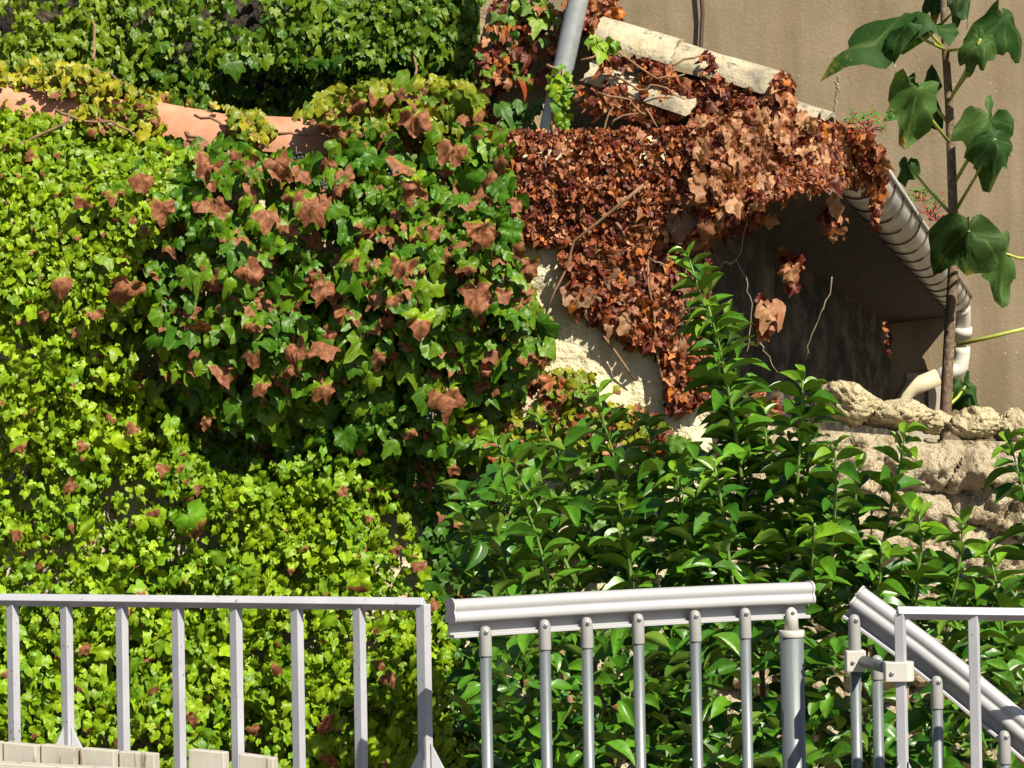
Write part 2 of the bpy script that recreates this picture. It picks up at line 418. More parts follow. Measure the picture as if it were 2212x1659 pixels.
class Leaves:
    def __init__(s): s.V = []; s.F = []; s.A = []; s.n = 0

    def add(s, tpl, pos, t, n, size, col, brn=5., fold=.3, curl=.2, crump=.05, twist=0., rg=rng):
        T, F = tpl
        pos = np.atleast_2d(pos); K = len(pos)
        B = lambda a: np.broadcast_to(np.asarray(a, float), (K,)).reshape(K, 1)
        t = np.broadcast_to(t, (K, 3)).astype(float); n = np.broadcast_to(n, (K, 3)).astype(float)
        n = n / np.linalg.norm(n, axis=1, keepdims=True)
        t = t - n * np.sum(t * n, 1, keepdims=True); t = t / (np.linalg.norm(t, axis=1, keepdims=True) + 1e-9)
        b = np.cross(n, t)
        x = np.broadcast_to(T[:, 0], (K, len(T))); y = np.broadcast_to(T[:, 1], (K, len(T)))
        ph = rg.random((K, 6)) * 6.28
        th = np.arctan2(T[:, 1], T[:, 0])[None]
        jr = 1 + .1 * np.sin(3 * th + ph[:, :1]) + .08 * np.sin(5 * th + ph[:, 1:2]) + .05 * np.sin(8 * th + ph[:, 5:6])
        x0_, y0_ = x, y
        if tpl is not LANCE: x = x * jr; y = y * jr * (1 + .18 * np.sin(ph[:, 4:5]))
        z = B(fold) * np.abs(y) - B(curl) * x * np.abs(x) - B(curl) * .8 * y * y
        z = z + B(crump) * (np.sin(5.2 * x + ph[:, :1]) * np.sin(4.6 * y + ph[:, 1:2]) + .6 * np.sin(9 * x + 6 * y + ph[:, 2:3]))
        z = z + B(twist) * x * y
        jx = x * (1 + .12 * B(crump) / .1 * np.sin(3 * y + ph[:, 3:4])); jy = y * (1 + .12 * np.sin(4 * x + ph[:, 4:5]))
        sz = B(size)
        pts = pos[:, None, :] + (sz * jx)[..., None] * t[:, None, :] + (sz * jy)[..., None] * b[:, None, :] + (sz * z)[..., None] * n[:, None, :]
        s.V.append(pts.reshape(-1, 3))
        s.F.append((F[None] + (np.arange(K) * len(T) + s.n)[:, None, None]).reshape(-1, 3)); s.n += K * len(T)
        col = np.broadcast_to(np.asarray(col, float), (K, 3))
        cc = np.repeat(col, len(T), 0)
        s.A.append(np.column_stack([cc, x0_.reshape(-1), y0_.reshape(-1), np.repeat(B(brn), len(T), 0)]))

    def build(s, name, m, parent=None):
        V = np.concatenate(s.V); F = np.concatenate(s.F); A = np.concatenate(s.A)
        if parent is not None: V = V - np.array(WL(parent))
        me = bpy.data.meshes.new(name)
        me.vertices.add(len(V)); me.vertices.foreach_set('co', V.astype(np.float32).ravel())
        me.loops.add(F.size); me.loops.foreach_set('vertex_index', F.astype(np.int32).ravel())
        me.polygons.add(len(F)); me.polygons.foreach_set('loop_start', np.arange(0, F.size, 3, dtype=np.int32))
        me.polygons.foreach_set('use_smooth', np.ones(len(F), bool))
        me.update(calc_edges=True)
        c = me.attributes.new('col', 'FLOAT_COLOR', 'POINT')
        c.data.foreach_set('color', np.column_stack([A[:, :3], np.ones(len(A))]).astype(np.float32).ravel())
        for k, nm in ((3, 'lu'), (4, 'lv'), (5, 'brn')):
            a = me.attributes.new(nm, 'FLOAT', 'POINT'); a.data.foreach_set('value', A[:, k].astype(np.float32).copy())
        me.materials.append(m)
        o = bpy.data.objects.new(name, me); COL.objects.link(o)
        if parent is not None: o.parent = parent
        return o


def rnd(a, b, n): return rng.random(n) * (b - a) + a


def scatter(poly, n, dens=None, over=6):
    p = np.array(poly); lo = p.min(0); hi = p.max(0)
    X = []; Y = []; got = 0
    while got < n and over > 0:
        x = rnd(lo[0], hi[0], n * 2); y = rnd(lo[1], hi[1], n * 2)
        k = inside(poly, x, y)
        if dens is not None: k &= rng.random(len(x)) < dens(x, y)
        X.append(x[k]); Y.append(y[k]); got += k.sum(); over -= 1
    return np.concatenate(X)[:n], np.concatenate(Y)[:n]


def wall_dirs(k, up=.35, spread=.45, side=0.15, tips=.45):
    """normals (towards the camera, tilted up) and tip directions (down) for leaves on a wall facing the camera"""
    n = np.column_stack([rng.normal(side, spread, k), -np.ones(k), rng.normal(up, spread, k)])
    t = np.column_stack([rng.normal(0, tips, k), rng.normal(-.25, .2, k), -np.ones(k)])
    return n, t


def lerp(a, b, f): return np.asarray(a) * (1 - f)[:, None] + np.asarray(b) * f[:, None]


# ================================================================== THE SETTING
g = MB()
g.add([(-150, -60, 0), (150, -60, 0), (150, 240, 0), (-150, 240, 0)], [(0, 1, 2, 3)])
tag(g.build('ground', M['ground']), 'bare brown garden soil between the railings and the walls', 'ground', kind='structure')

# beige rendered building behind
D_B = 15.6
bb = empty('rendered_building', (2, D_B, 0), 'plain beige rendered building wall filling the top right background', 'building')
k = MB(); k.box((-6, D_B, 0), (9, D_B + 4, 6.2)); k.build('wall', M['beige'], bb)
k = MB(); a = P(1513, -40, D_B - .02); e = P(1514, 96, D_B - .02)
k.tube([a + (0, 0, 1.6), a, a * .5 + e * .5 + (.012, 0, 0), e, e - (0, 0, 1.2)], .013, 8); k.build('cable', M['cable'], bb)
# pale cement patch low on the wall, behind the downpipe
k = MB(); a = P(1958, 806, D_B); e = P(2045, 900, D_B)
k.box((a[0], D_B - .012, 0), (e[0], D_B + .02, a[2])); k.build('cement_patch', M['greypanel'], bb)
k = MB(); a = P(2003, 800, D_B - .03); e = P(2003, 905, D_B - .03)
k.tube([a, e], .009, 8); k.build('thin_cable', M['cable'], bb)

# ------------------------------------------------------------------ garden wall (front, carries the ivy)
D_W = 6.85
TOP = [(-400, 160), (0, 235), (160, 262), (330, 290), (480, 300), (720, 330), (900, 320), (1040, 296), (1500, 288), (1526, 300)]
tw = P([p[0] for p in TOP], [p[1] for p in TOP], D_W)
gw = empty('garden_wall', (-.5, D_W, 0), 'crumbling cream garden wall under the ivy, topped by terracotta ridge tiles', 'wall')
nx, nz = 150, 110
xs = np.linspace(tw[0, 0], tw[-1, 0], nx)
tops = np.interp(xs, tw[:, 0], tw[:, 2])
V = []; F = []
for iz in range(nz):
    f = iz / (nz - 1); zz = tops * f
    yy = D_W + .05 * (fbm(xs, zz, .35, 1) - .5) + .05 * (fbm(xs, zz, .06, 9) - .5)
    V += [(a, b, c) for a, b, c in zip(xs, yy, zz)]
for iz in range(nz - 1):
    for ix in range(nx - 1):
        q = iz * nx + ix; F.append((q, q + 1, q + nx + 1, q + nx))
nb = len(V)
V += [(a, D_W + .14, 0) for a in xs] + [(a, D_W + .14, c) for a, c in zip(xs, tops)]
for ix in range(nx - 1):
    F.append((nb + ix + 1, nb + ix, nb + nx + ix, nb + nx + ix + 1))
    q = (nz - 1) * nx + ix; F.append((q, q + 1, nb + nx + ix + 1, nb + nx + ix))
for iz in range(1):
    F.append(tuple([i * nx + nx - 1 for i in range(nz)][::1] + [nb + 2 * nx - 1, nb + nx - 1]))
k = MB(); k.add(V, F, True); k.build('rendered_face', M['cream'], gw)


def tile(a, b, ra, rb, up, n=14, th=.014, arc=180, flat=1.0):
    """half-round tile shell from a to b"""
    a = np.array(a); b = np.array(b); ax = b - a; ax /= np.linalg.norm(ax)
    s = np.cross(ax, up); s /= np.linalg.norm(s); u = np.cross(s, ax)
    v = []; m = 9
    for r0, r1 in ((ra, rb), (ra - th, rb - th)):
        for i in range(m):
            f = i / (m - 1); c = a * (1 - f) + b * f; r = r0 * (1 - f) + r1 * f
            for j in range(n):
                t = R_(-arc / 2 + arc * j / (n - 1)) + math.pi / 2
                rr = r * (1 + (.03 if flat == 1 else .14) * (vnoise(f * 5 + j * .7, r0 * 90 + a[0] * 7, 1.3) - .5))
                chip = 0 if flat == 1 or i not in (0, m - 1) else .02 * (vnoise(j * 1.1, a[0] * 9, .9) - .5)
                v.append(c + ax * chip + rr * (math.cos(t) * s + math.sin(t) * u * flat))
    f = []
    o = m * n
    for i in range(m - 1):
        for j in range(n - 1):
            q = i * n + j
            f.append((q, q + 1, q + n + 1, q + n)); f.append((o + q, o + q + n, o + q + n + 1, o + q + 1))
    for j in range(n - 1):
        f.append((j, o + j, o + j + 1, j + 1)); q = (m - 1) * n + j; f.append((q, q + 1, o + q + 1, o + q))
    for i in range(m - 1):
        q = i * n; f.append((q, q + n, o + q + n, o + q)); q = i * n + n - 1; f.append((q, o + q, o + q + n, q + n))
    k = MB(); k.add(v, f, True)
    return k


def tile_obj(name, m, par, *a, **kw):
    o = tile(*a, **kw).build(name, m, par)
    e = o.modifiers.new('edge', 'EDGE_SPLIT'); e.split_angle = R_(50)
    return o


UPV = np.array((0, -.25, .97))
for (x0, y0, x1, y1, r) in ((-330, 195, -150, 225, .085), (-170, 222, 175, 262, .085), (150, 255, 360, 285, .08), (325, 272, 500, 310, .08), (480, 300, 725, 318, .08), (715, 322, 930, 330, .075)):
    tile_obj('ridge_tile', M['terracotta'], gw, P(x0, y0 + 10, D_W + .05), P(x1, y1 + 10, D_W + .05), r, r + .006, UPV)

# back wall with dark ivy
D_K = 8.0
bw = empty('back_wall', (-.8, D_K, 0), 'tall shaded stone wall behind the terracotta tiles, almost hidden by dark ivy', 'wall')
k = MB(); a = P(-500, -300, D_K); e = P(1045, 300, D_K)
nx, nz = 70, 60
xs = np.linspace(a[0], e[0], nx); zs = np.linspace(0, 3.6, nz)
X, Z = np.meshgrid(xs, zs)
Y = D_K + .1 * (fbm(X, Z, .4, 4) - .5)
V = list(zip(X.ravel(), Y.ravel(), Z.ravel())); F = [(i * nx + j, i * nx + j + 1, (i + 1) * nx + j + 1, (i + 1) * nx + j) for i in range(nz - 1) for j in range(nx - 1)]
k.add(V, F, True); k.box((a[0], D_K + .1, 0), (e[0], D_K + .4, 3.58)); k.build('stone_face', M['dark_shade_wall'], bw)

# ------------------------------------------------------------------ the low house with the gutter


def eave(d):                                     # centre line of the gutter
    return np.array((1.209 + (d - 8.75) * .2214, d * 1.0, 0)), 1.5 + .783 - (d - 8.75) * .0146


def gut(d, px, py): return P(px, py, d)


G0 = P(1868, 402, 8.75); G1 = P(2064, 650, 15.0)
GD = (G1 - G0) / np.linalg.norm(G1 - G0)
GL = lambda d: G0 + (G1 - G0) * ((d - 8.75) / 6.25)
house = empty('low_house', (.6, 7.3, 0), 'low old stone house with lichen covered roof tiles and a round grey gutter', 'house')
SIDE = np.array((-GD[1], GD[0], 0)); SIDE /= np.linalg.norm(SIDE)          # to the left of the gutter line
Wn = GL(7.2) + SIDE * .43; Wf = GL(15.56) + SIDE * .43
D_G = 7.25
# gable wall
pts = P([1035, 1330, 1420, 1500], [-60, 95, 150, 235], D_G); pts = np.vstack([pts, [[Wn[0], D_G, 2.1]]])
k = MB(); n_ = len(pts)
fr = [(p[0], D_G, p[2]) for p in pts] + [(pts[-1][0], D_G, 0), (pts[0][0], D_G, 0)]
bk = [(x, y + .3, z) for x, y, z in fr]; q = len(fr)
k.add(fr + bk, [tuple(range(q))[::-1], tuple(range(q, 2 * q))] + [(i, (i + 1) % q, (i + 1) % q + q, i + q) for i in range(q)])
k.build('gable_wall', M['gable'], house)
# side wall, rough, under the eave
nx, nz = 120, 60
V = []; F = []
for iz in range(nz):
    for ix in range(nx):
        f = ix / (nx - 1); c = Wn * (1 - f) + Wf * f; z = (GL(7.2 + 8.36 * f)[2] - .09) * iz / (nz - 1)
        o = .1 * (float(fbm(f * 8, z, .3, 2)) - .5) + .06 * (float(fbm(f * 8, z, .07, 5)) - .5)
        V.append((c[0] - SIDE[0] * o, c[1] - SIDE[1] * o, z))
for iz in range(nz - 1):
    for ix in range(nx - 1):
        a = iz * nx + ix; F.append((a, a + 1, a + nx + 1, a + nx))
k = MB(); k.add(V, F, True); k.build('side_wall', M['dark_shade_wall'], house)
# soffit of woven cane (a thin slab sloping up towards the wall) and fascia
k = MB()
so = lambda d, s, z: GL(d) + SIDE * s + np.array((0, 0, z))
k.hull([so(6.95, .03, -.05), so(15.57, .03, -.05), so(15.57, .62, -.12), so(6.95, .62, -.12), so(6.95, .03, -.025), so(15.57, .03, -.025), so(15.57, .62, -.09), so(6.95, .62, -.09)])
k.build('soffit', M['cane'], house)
# roof slab + canal tile rows
rz = lambda s: -.04 + s * .3
k = MB()
k.hull([so(6.9, .1, rz(0) + .03), so(15.57, .1, rz(0) + .03), so(15.57, .52, rz(.52)), so(6.9, .52, rz(.52)), so(6.9, .1, rz(0) + .05 + .03), so(15.57, .1, rz(0) + .05 + .03), so(15.57, .52, rz(.52) + .05), so(6.9, .52, rz(.52) + .05)])
d = 7.15
while d < 15.2:
    for i in range(2):
        s0 = .55 - i * .27; s1 = s0 - .35
        tt = tile(so(d, s0, rz(s0) + .03), so(d, max(s1, .0), rz(max(s1, .0)) + .03), .05, .055, np.array((.25, 0, .95)), n=8)
        k.add(tt.v, tt.f, True)
    d += .26
k.build('roof', M['lichen'], house)
# verge tiles seen from the side
UT = np.array((.1, -.5, .86))
tile_obj('verge_tile', M['lichen'], house, P(1292, 76, 7.0), P(1456, 130, 6.96), .07, .076, UT, arc=150, flat=.72)
tile_obj('verge_tile', M['lichen'], house, P(1410, 112, 7.0), P(1690, 205, 6.96), .066, .076, UT, arc=150, flat=.72)
tile_obj('verge_tile', M['lichen'], house, P(1270, 170, 7.0), P(1498, 246, 6.94), .07, .074, UT, arc=140, flat=.72)
k = MB(); k.hull([P(1300, 178, 7.03), P(1684, 262, 7.03), P(1684, 262, 7.24), P(1300, 178, 7.24), P(1296, 112, 7.03), P(1672, 206, 7.03), P(1672, 206, 7.24), P(1296, 112, 7.24)])
k.build('mortar_bed', M['dark_shade_wall'], house)
tile_obj('verge_tile', M['lichen'], house, P(1620, 226, 7.6), P(1788, 282, 7.5), .052, .056, UT, arc=200)
k = MB(); a = P(1395, 192, 6.75); e = P(1508, 205, 6.75)                     # thick broken slab end
k.hull([P(1398, 208, 6.9), P(1478, 228, 6.9), P(1500, 226, 7.1), P(1400, 205, 7.1), P(1420, 178, 6.92), P(1500, 200, 6.92), P(1512, 186, 7.1), P(1425, 168, 7.1)])
k.build('tile_slab', M['stone'], house, bevel=.006)
# gutter: half-round trough with rim and straps
gut_r = .09
k = MB(); n = 14; m = 30
V = []; F = []
for layer, r in ((0, gut_r), (1, gut_r - .006)):
    for i in range(m):
        d = 8.2 + (15.05 - 8.2) * i / (m - 1); c = GL(d)
        for j in range(n):
            t = math.pi * j / (n - 1)
            V.append(c + SIDE * (-math.cos(t) * r) + np.array((0, 0, -math.sin(t) * r + .02)))
o = m * n
for i in range(m - 1):
    for j in range(n - 1):
        a = i * n + j
        F.append((a, a + n, a + n + 1, a + 1)); F.append((o + a, o + a + 1, o + a + n + 1, o + a + n))
k.add(V, F, True)
gutter = k.build('gutter', M['zinc'], house)
k = MB(); k.tube([GL(8.2) - SIDE * (gut_r + .006) + (0, 0, .024), GL(15.05) - SIDE * (gut_r + .004) + (0, 0, .024)], .009, 8); k.build('rim', M['zinc'], gutter)
k = MB(); c = GL(15.05); ring = [c + SIDE * (-math.cos(math.pi * j / 11) * gut_r) + np.array((0, 0, -math.sin(math.pi * j / 11) * gut_r + .02)) for j in range(12)]
k.add(ring + [p + GD * .012 for p in ring], [tuple(range(12)), tuple(range(12, 24))[::-1]] + [(i, i + 12, (i + 1) % 12 + 12, (i + 1) % 12) for i in range(12)]); k.build('end_cap', M['zinc'], gutter)
d = 8.45; sp = 0
while d < 15.0:
    k = MB(); V = []
    wd_ = .012 + .012 * random.random()
    for w_ in (0, wd_):
        for r in (gut_r + .002, gut_r + .007):
            for j in range(13):
                t = math.pi * (j - .6) / 11.5
                V.append(GL(d + w_) + SIDE * (-math.cos(t) * r) + np.array((0, 0, -math.sin(t) * r + .02)))
    F = []
    for j in range(12):
        F += [(13 + j, 14 + j, 40 + j, 39 + j), (j, 13 + j, 14 + j, j + 1), (26 + j, 27 + j, 40 + j, 39 + j), (j, j + 1, 27 + j, 26 + j)]
    k.add(V, F, True); k.build('strap', M['strap'], gutter)
    d += .42 + .1 * random.random()
# downpipe
k = MB(); e0 = GL(15.0) + np.array((0, 0, -.06))
a = P(2078, 665, 15.3); b = P(2078, 770, 15.35); c = P(2062, 800, 15.35); q = P(1968, 838, 15.35)
k.tube([e0 + np.array((0, 0, .02)), a, a * .3 + b * .7], .052, 12)
k.tube([a * .6 + b * .4, a * .42 + b * .58], .062, 12)
k.tube([b * .8 + a * .2, b * .92 + a * .08, b * .9 + c * .1 + (0, 0, -.005), b * .5 + c * .5 + (.012, 0, -.02), c * .85 + b * .15 + (.005, 0, -.012), c, c * .6 + q * .4], .05, 12); dp = k.build('downpipe', M['white_pipe'], house)
k = MB(); q2 = P(1950, 860, 15.35); q3 = np.array((q2[0], q2[1], 0))
k.tube([c * .62 + q * .38, q * .93 + c * .07, q * .85 + q2 * .15, q2, q3], .053, 12); k.build('lower_pipe', M['cream_pipe'], dp)

# leaning metal pole behind the garden wall
k = MB(); a = P(1183, 300, 7.03); b = P(1262, -60, 7.03); ax = (b - a) / np.linalg.norm(b - a)
k.tube([a - ax * 1.2, a, b, b + ax * 1.5], .029, 18)
M['pole'] = noisy('pale_galvanised_pole', [(.3, (.26, .28, .29)), (.7, (.38, .4, .41))], scale=30, rough=.4, bump=.05, metallic=.3)
tag(k.build('metal_pole', M['pole']), 'leaning galvanised steel pole rising behind the dead ivy', 'pole')

# ------------------------------------------------------------------ low rubble wall on the right
D_R = 8.2
rw = empty('rubble_wall', (1.4, D_R, 0), 'low rubble stone wall with rough lime mortar behind the citrus shrub', 'wall')
tp = P([1480, 1640, 1720, 1900, 2050, 2212, 2500, 3200], [905, 918, 925, 938, 950, 955, 955, 965], D_R)
nx, nz = 300, 130
xs = np.linspace(tp[0, 0], tp[-1, 0], nx); tops = np.interp(xs, tp[:, 0], tp[:, 2])
X = np.tile(xs, (nz, 1)); Fz = np.linspace(0, 1, nz)[:, None]; Z = tops[None, :] * Fz
r2 = np.random.default_rng(77)
sx, sz_ = [q.ravel() for q in np.meshgrid(np.arange(xs[0] - .1, xs[-1] + .2, .2), np.arange(0, 1.7, .13))]
sx = sx + r2.normal(0, .055, len(sx)); sz_ = sz_ + r2.normal(0, .035, len(sz_)); sh = r2.random(len(sx))
wx = X + .05 * (fbm(X, Z, .12, 40) - .47); wz = Z + .05 * (fbm(X, Z, .12, 41) - .47)
dd_ = np.hypot((wx[..., None] - sx) * .75, wz[..., None] - sz_); od = np.argsort(dd_, -1)[..., :2]
f1 = np.take_along_axis(dd_, od[..., :1], -1)[..., 0]; f2 = np.take_along_axis(dd_, od[..., 1:], -1)[..., 0]
Y = D_R - .06 * np.clip((f2 - f1) / .045, 0, 1) ** .6 - .06 * sh[od[..., 0]] - .09 * (fbm(X, Z, .09, 6) - .5) + .07 * (fbm(X, Z, .03, 2) - .5) - .1 * (fbm(X, Z, .055, 13) - .47)
edge = np.clip((tops[None, :] - Z) / .1, 0, 1); Y = Y + (1 - edge) ** 2 * .1
V = list(zip(X.ravel(), Y.ravel(), Z.ravel())); F = [(i * nx + j, i * nx + j + 1, (i + 1) * nx + j + 1, (i + 1) * nx + j) for i in range(nz - 1) for j in range(nx - 1)]
nb = len(V); V += [(a, D_R + .5, c - .01) for a, c in zip(xs, tops)]; F += [((nz - 1) * nx + j, (nz - 1) * nx + j + 1, nb + j + 1, nb + j) for j in range(nx - 1)]
nb2 = len(V); V += [(a, D_R + .5, 0) for a in xs]; F += [(nb + j, nb + j + 1, nb2 + j + 1, nb2 + j) for j in range(nx - 1)]
k = MB(); k.add(V, F, True); k.build('rubble_face', M['rubble'], rw)


def rock(px, py, d, rx, ry, rz_, seed, label):
    c = P(px, py, d)
    import bmesh
    bm = bmesh.new(); bmesh.ops.create_icosphere(bm, subdivisions=5, radius=1)
    r2 = np.random.default_rng(seed)
    pl = [(v / np.linalg.norm(v), r2.uniform(.62, .95)) for v in r2.normal(size=(11, 3))]
    for v in bm.verts:
        p = np.array(v.co)
        for nn, h in pl:                                     # chisel flat facets
            dd = p @ nn
            if dd > h: p = p - nn * (dd - h) * .85
        a = float(fbm(p[0] * 2 + seed, p[1] * 2 + p[2] * 1.7, .8, seed)) - .47
        b = float(fbm(p[0] * 7 + p[2] * 3, p[1] * 7 - p[2] * 5, .8, seed + 3)) - .47
        c_ = float(fbm(p[0] * 19 + p[2] * 11, p[1] * 19 - p[2] * 13, .8, seed + 7)) - .47
        p = p * (1 + .4 * a + .3 * b + .12 * c_)
        v.co = Vector((p[0] * rx, p[1] * ry, p[2] * rz_))
    me = bpy.data.meshes.new('stone'); bm.to_mesh(me); bm.free()
    me.polygons.foreach_set('use_smooth', [True] * len(me.polygons)); me.materials.append(M['stone'])
    o = bpy.data.objects.new('stone', me); COL.objects.link(o); o.location = Vector(c)
    o.rotation_euler = (0, r2.uniform(-.12, .12), 0)
    return tag(o, label, 'stone', 'loose stones along the rubble wall top')


rock(1838, 874, 8.42, .125, .12, .075, 11, 'largest blocky pale stone, leftmost on the rubble wall below the shaded house corner')
rock(1940, 893, 8.38, .125, .1, .058, 22, 'long flat pale stone overlapping the big blocky one on the wall')
rock(2020, 913, 8.4, .065, .08, .04, 33, 'smallest pale stone in front of the sapling trunk')
rock(2105, 914, 8.36, .088, .1, .055, 44, 'grey pitted boulder right of the sapling trunk')
rock(2195, 925, 8.4, .08, .1, .06, 55, 'light crumbly stone at the right edge of the picture')
rock(2215, 945, 8.25, .045, .06, .045, 66, 'dark grey stone low against the right edge of the picture')
rock(1760, 893, 8.5, .05, .08, .035, 77, 'small brownish stone half hidden by the citrus tip')

# ================================================================== IVY
GREEN = (.04, .12, .005); LIME = (.235, .35, .006); DEEP = (.03, .085, .008); YEL = (.33, .29, .015)


TW = [[(-20, 190), (60, 190), (150, 222), (165, 245), (90, 240), (-20, 212)], [(335, 222), (430, 226), (500, 262), (495, 280), (450, 300), (370, 278)], [(556, 252), (718, 252), (706, 305), (650, 308), (565, 275)]]


nob = lambda x, y, dp: np.full(len(x), 5.)


def bare(x, y):
    r = np.ones(np.shape(x))
    for q in TW: r = r * np.where(inside(q, x, y + 6) | inside(q, x, y + 16), .04, 1)
    return r


def ivy_patch(lv, poly, n, depth, thick, size, colf, brnf, tpl=IVY_SMALL, dens=None, up=.5, spread=.6, side=.1, fold=(-.1, .6), curl=(.25, 1.05), crump=(.03, .12), tips=.5):
    gs = .76 if brnf is not nob else 1.0           # green leaves: finer and more of them
    x, y = scatter(poly, int(n / gs ** 2.1), dens); m = len(x)
    dp = rng.random(m) ** 1.4                      # 0 front .. 1 at the wall
    D = depth(x, y) + dp * thick
    nn, t = wall_dirs(m, up, spread, side, tips)
    s = size(x, y) * gs * np.exp(rng.normal(0, .28, m)) * D / FP * .62
    lv.add(tpl, P(x, y, D), t, nn, s, colf(x, y, dp), brnf(x, y, dp), rnd(*fold, m), rnd(*curl, m), rnd(*crump, m), rg=rng)
    return x, y


def stems(par, name, lines, m='stem', r=.004):
    for ln in lines:
        k = MB(); pts = P([p[0] for p in ln], [p[1] for p in ln], [p[2] for p in ln])
        q = [pts[0]]
        for a, b in zip(pts[:-1], pts[1:]):
            for f in (.33, .66, 1.): q.append(a * (1 - f) + b * f + rng.normal(0, .0035, 3) * (f < 1))
        k.tube(q, list(np.linspace(r, r * .55, len(q))), 6); k.build(name, M[m], par)


# --- upper bulge: green leaves with browned tips
UPPER = [(-70, 225), (0, 225), (165, 262), (330, 300), (480, 305), (560, 330), (720, 340), (750, 250), (850, 200), (1000, 190), (1030, 250), (1100, 300), (1118, 380), (1112, 560), (1150, 640), (1190, 740), (1130, 830), (1085, 930), (1030, 1000), (920, 970), (800, 930), (700, 950), (560, 945), (470, 900), (330, 850), (150, 720), (60, 640), (-70, 600)]
iv = empty('climbing_ivy', P(500, 700, 6.7) * (1, 1, 0), 'thick green creeper with browned leaf tips bulging below the terracotta ridge tiles', 'ivy')
lv = Leaves()
left = lambda x: np.clip((400 - x) / 340, 0, 1)                  # 1 at the left edge, where the leaves are small and bright
bulge = lambda x, y: 6.57 + .13 * left(x) + .06 * np.clip((y - 720 + .35 * np.clip(500 - x, 0, 500)) / 230, 0, 1) + .14 * np.clip((420 - y) / 200, 0, 1) - .08 * np.sin(np.clip((y - 300) / 600, 0, 1) * 3.14) + .14 * (fbm(x, y, 190, 2) - .47)


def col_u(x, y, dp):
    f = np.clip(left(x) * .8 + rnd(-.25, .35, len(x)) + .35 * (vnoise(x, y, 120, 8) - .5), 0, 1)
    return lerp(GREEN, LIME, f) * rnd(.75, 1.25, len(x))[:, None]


def brn_u(x, y, dp):
    p = np.clip(.36 * (1 - left(x)) * np.clip((930 - y) / 300, .2, 1), 0, 1)
    b = np.where(rng.random(len(x)) < p, rnd(-.6, .7, len(x)), 5.)
    return b


gap = lambda x, y: np.clip(.3 + 2.2 * (fbm(x, y, 95, 5) - .38), .13, 1) * bare(x, y)
ivy_patch(lv, UPPER, 2100, lambda x, y: bulge(x, y) + .1, .24, lambda x, y: 44 - 14 * left(x), lambda x, y, dp: col_u(x, y, dp) * .85, brn_u, dens=gap)  # deeper layer toned down: shade between leaves put into their colour
ivy_patch(lv, UPPER, 1500, bulge, .12, lambda x, y: 58 - 25 * left(x), col_u, brn_u, tpl=IVY_BIG, dens=gap, curl=(.25, 1.0), fold=(-.15, .5), up=.55)
SMALLP = [(-70, 220), (120, 250), (330, 300), (420, 330), (330, 500), (260, 700), (150, 740), (60, 640), (-70, 600)]
ivy_patch(lv, SMALLP, 1900, lambda x, y: bulge(x, y) - .02, .14, lambda x, y: 28 + 0 * x, lambda x, y, dp: lerp(GREEN, LIME, rnd(.3, 1, len(x))), lambda x, y, dp: np.where(rng.random(len(x)) < .06, .2, 5.), tpl=IVY_ROUND, dens=bare)
UND = [(100, 690), (330, 830), (470, 890), (560, 940), (700, 945), (800, 930), (1000, 990), (980, 1090), (880, 1090), (700, 1040), (560, 1060), (430, 1030), (330, 930), (140, 780)]
ivy_patch(lv, UND, 800, lambda x, y: 6.77 + 0 * x, .05, lambda x, y: 34 + 0 * x, lambda x, y, dp: lerp((.03, .08, .006), (.09, .19, .008), rng.random(len(x))), lambda x, y, dp: np.where(rng.random(len(x)) < .15, -.3, 5.), up=.1)  # dark leaf colours stand in for the shade below the bulge
# big, half browned leaves that stand proud
BIG = [(600, 378, 40), (575, 495, 46), (470, 470, 38), (535, 615, 46), (665, 470, 40), (280, 655, 50), (1030, 665, 52), (1145, 605, 46), (910, 715, 44), (640, 785, 40), (1050, 820, 40), (965, 885, 44), (1040, 525, 46), (905, 435, 40), (895, 285, 46), (980, 345, 36), (240, 430, 32), (185, 450, 34), (130, 628, 40), (350, 470, 36), (870, 595, 38), (850, 665, 36), (765, 575, 34), (700, 860, 34), (565, 850, 36), (445, 930, 28), (1025, 935, 34), (885, 950, 24), (975, 1030, 26), (455, 385, 38), (305, 405, 28), (700, 640, 30), (940, 520, 30), (820, 790, 30), (1010, 590, 30), (545, 720, 30), (340, 610, 26), (205, 690, 30), (95, 695, 26), (735, 300, 36), (540, 355, 30), (1090, 655, 32)]
b = np.array(BIG, float); m = len(b)
nn, t = wall_dirs(m, .3, .25, .1, .4)
D = bulge(b[:, 0], b[:, 1]) - .06
lv.add(IVY_BIG, P(b[:, 0], b[:, 1] - b[:, 2] * .75, D), t, nn, b[:, 2] * rnd(.8, 1.25, m) * D / FP, lerp(GREEN, LIME, rnd(.2, .7, m)), rnd(-.55, .4, m), rnd(-.15, .45, m), rnd(.25, .9, m), rnd(.14, .28, m), rnd(-.5, .5, m))
lv.build('foliage', M['ivy'], iv)
stems(iv, 'stem', [[(120, 238, 6.75), (180, 262, 6.72), (240, 262, 6.7), (300, 300, 6.7)], [(420, 248, 6.78), (470, 262, 6.74), (520, 285, 6.72), (560, 300, 6.7)], [(400, 285, 6.74), (450, 312, 6.72), (430, 330, 6.7)], [(600, 290, 6.75), (690, 288, 6.74), (760, 310, 6.7)], [(0, 330, 6.75), (150, 262, 6.73), (150, 240, 6.73)]], r=.0045)
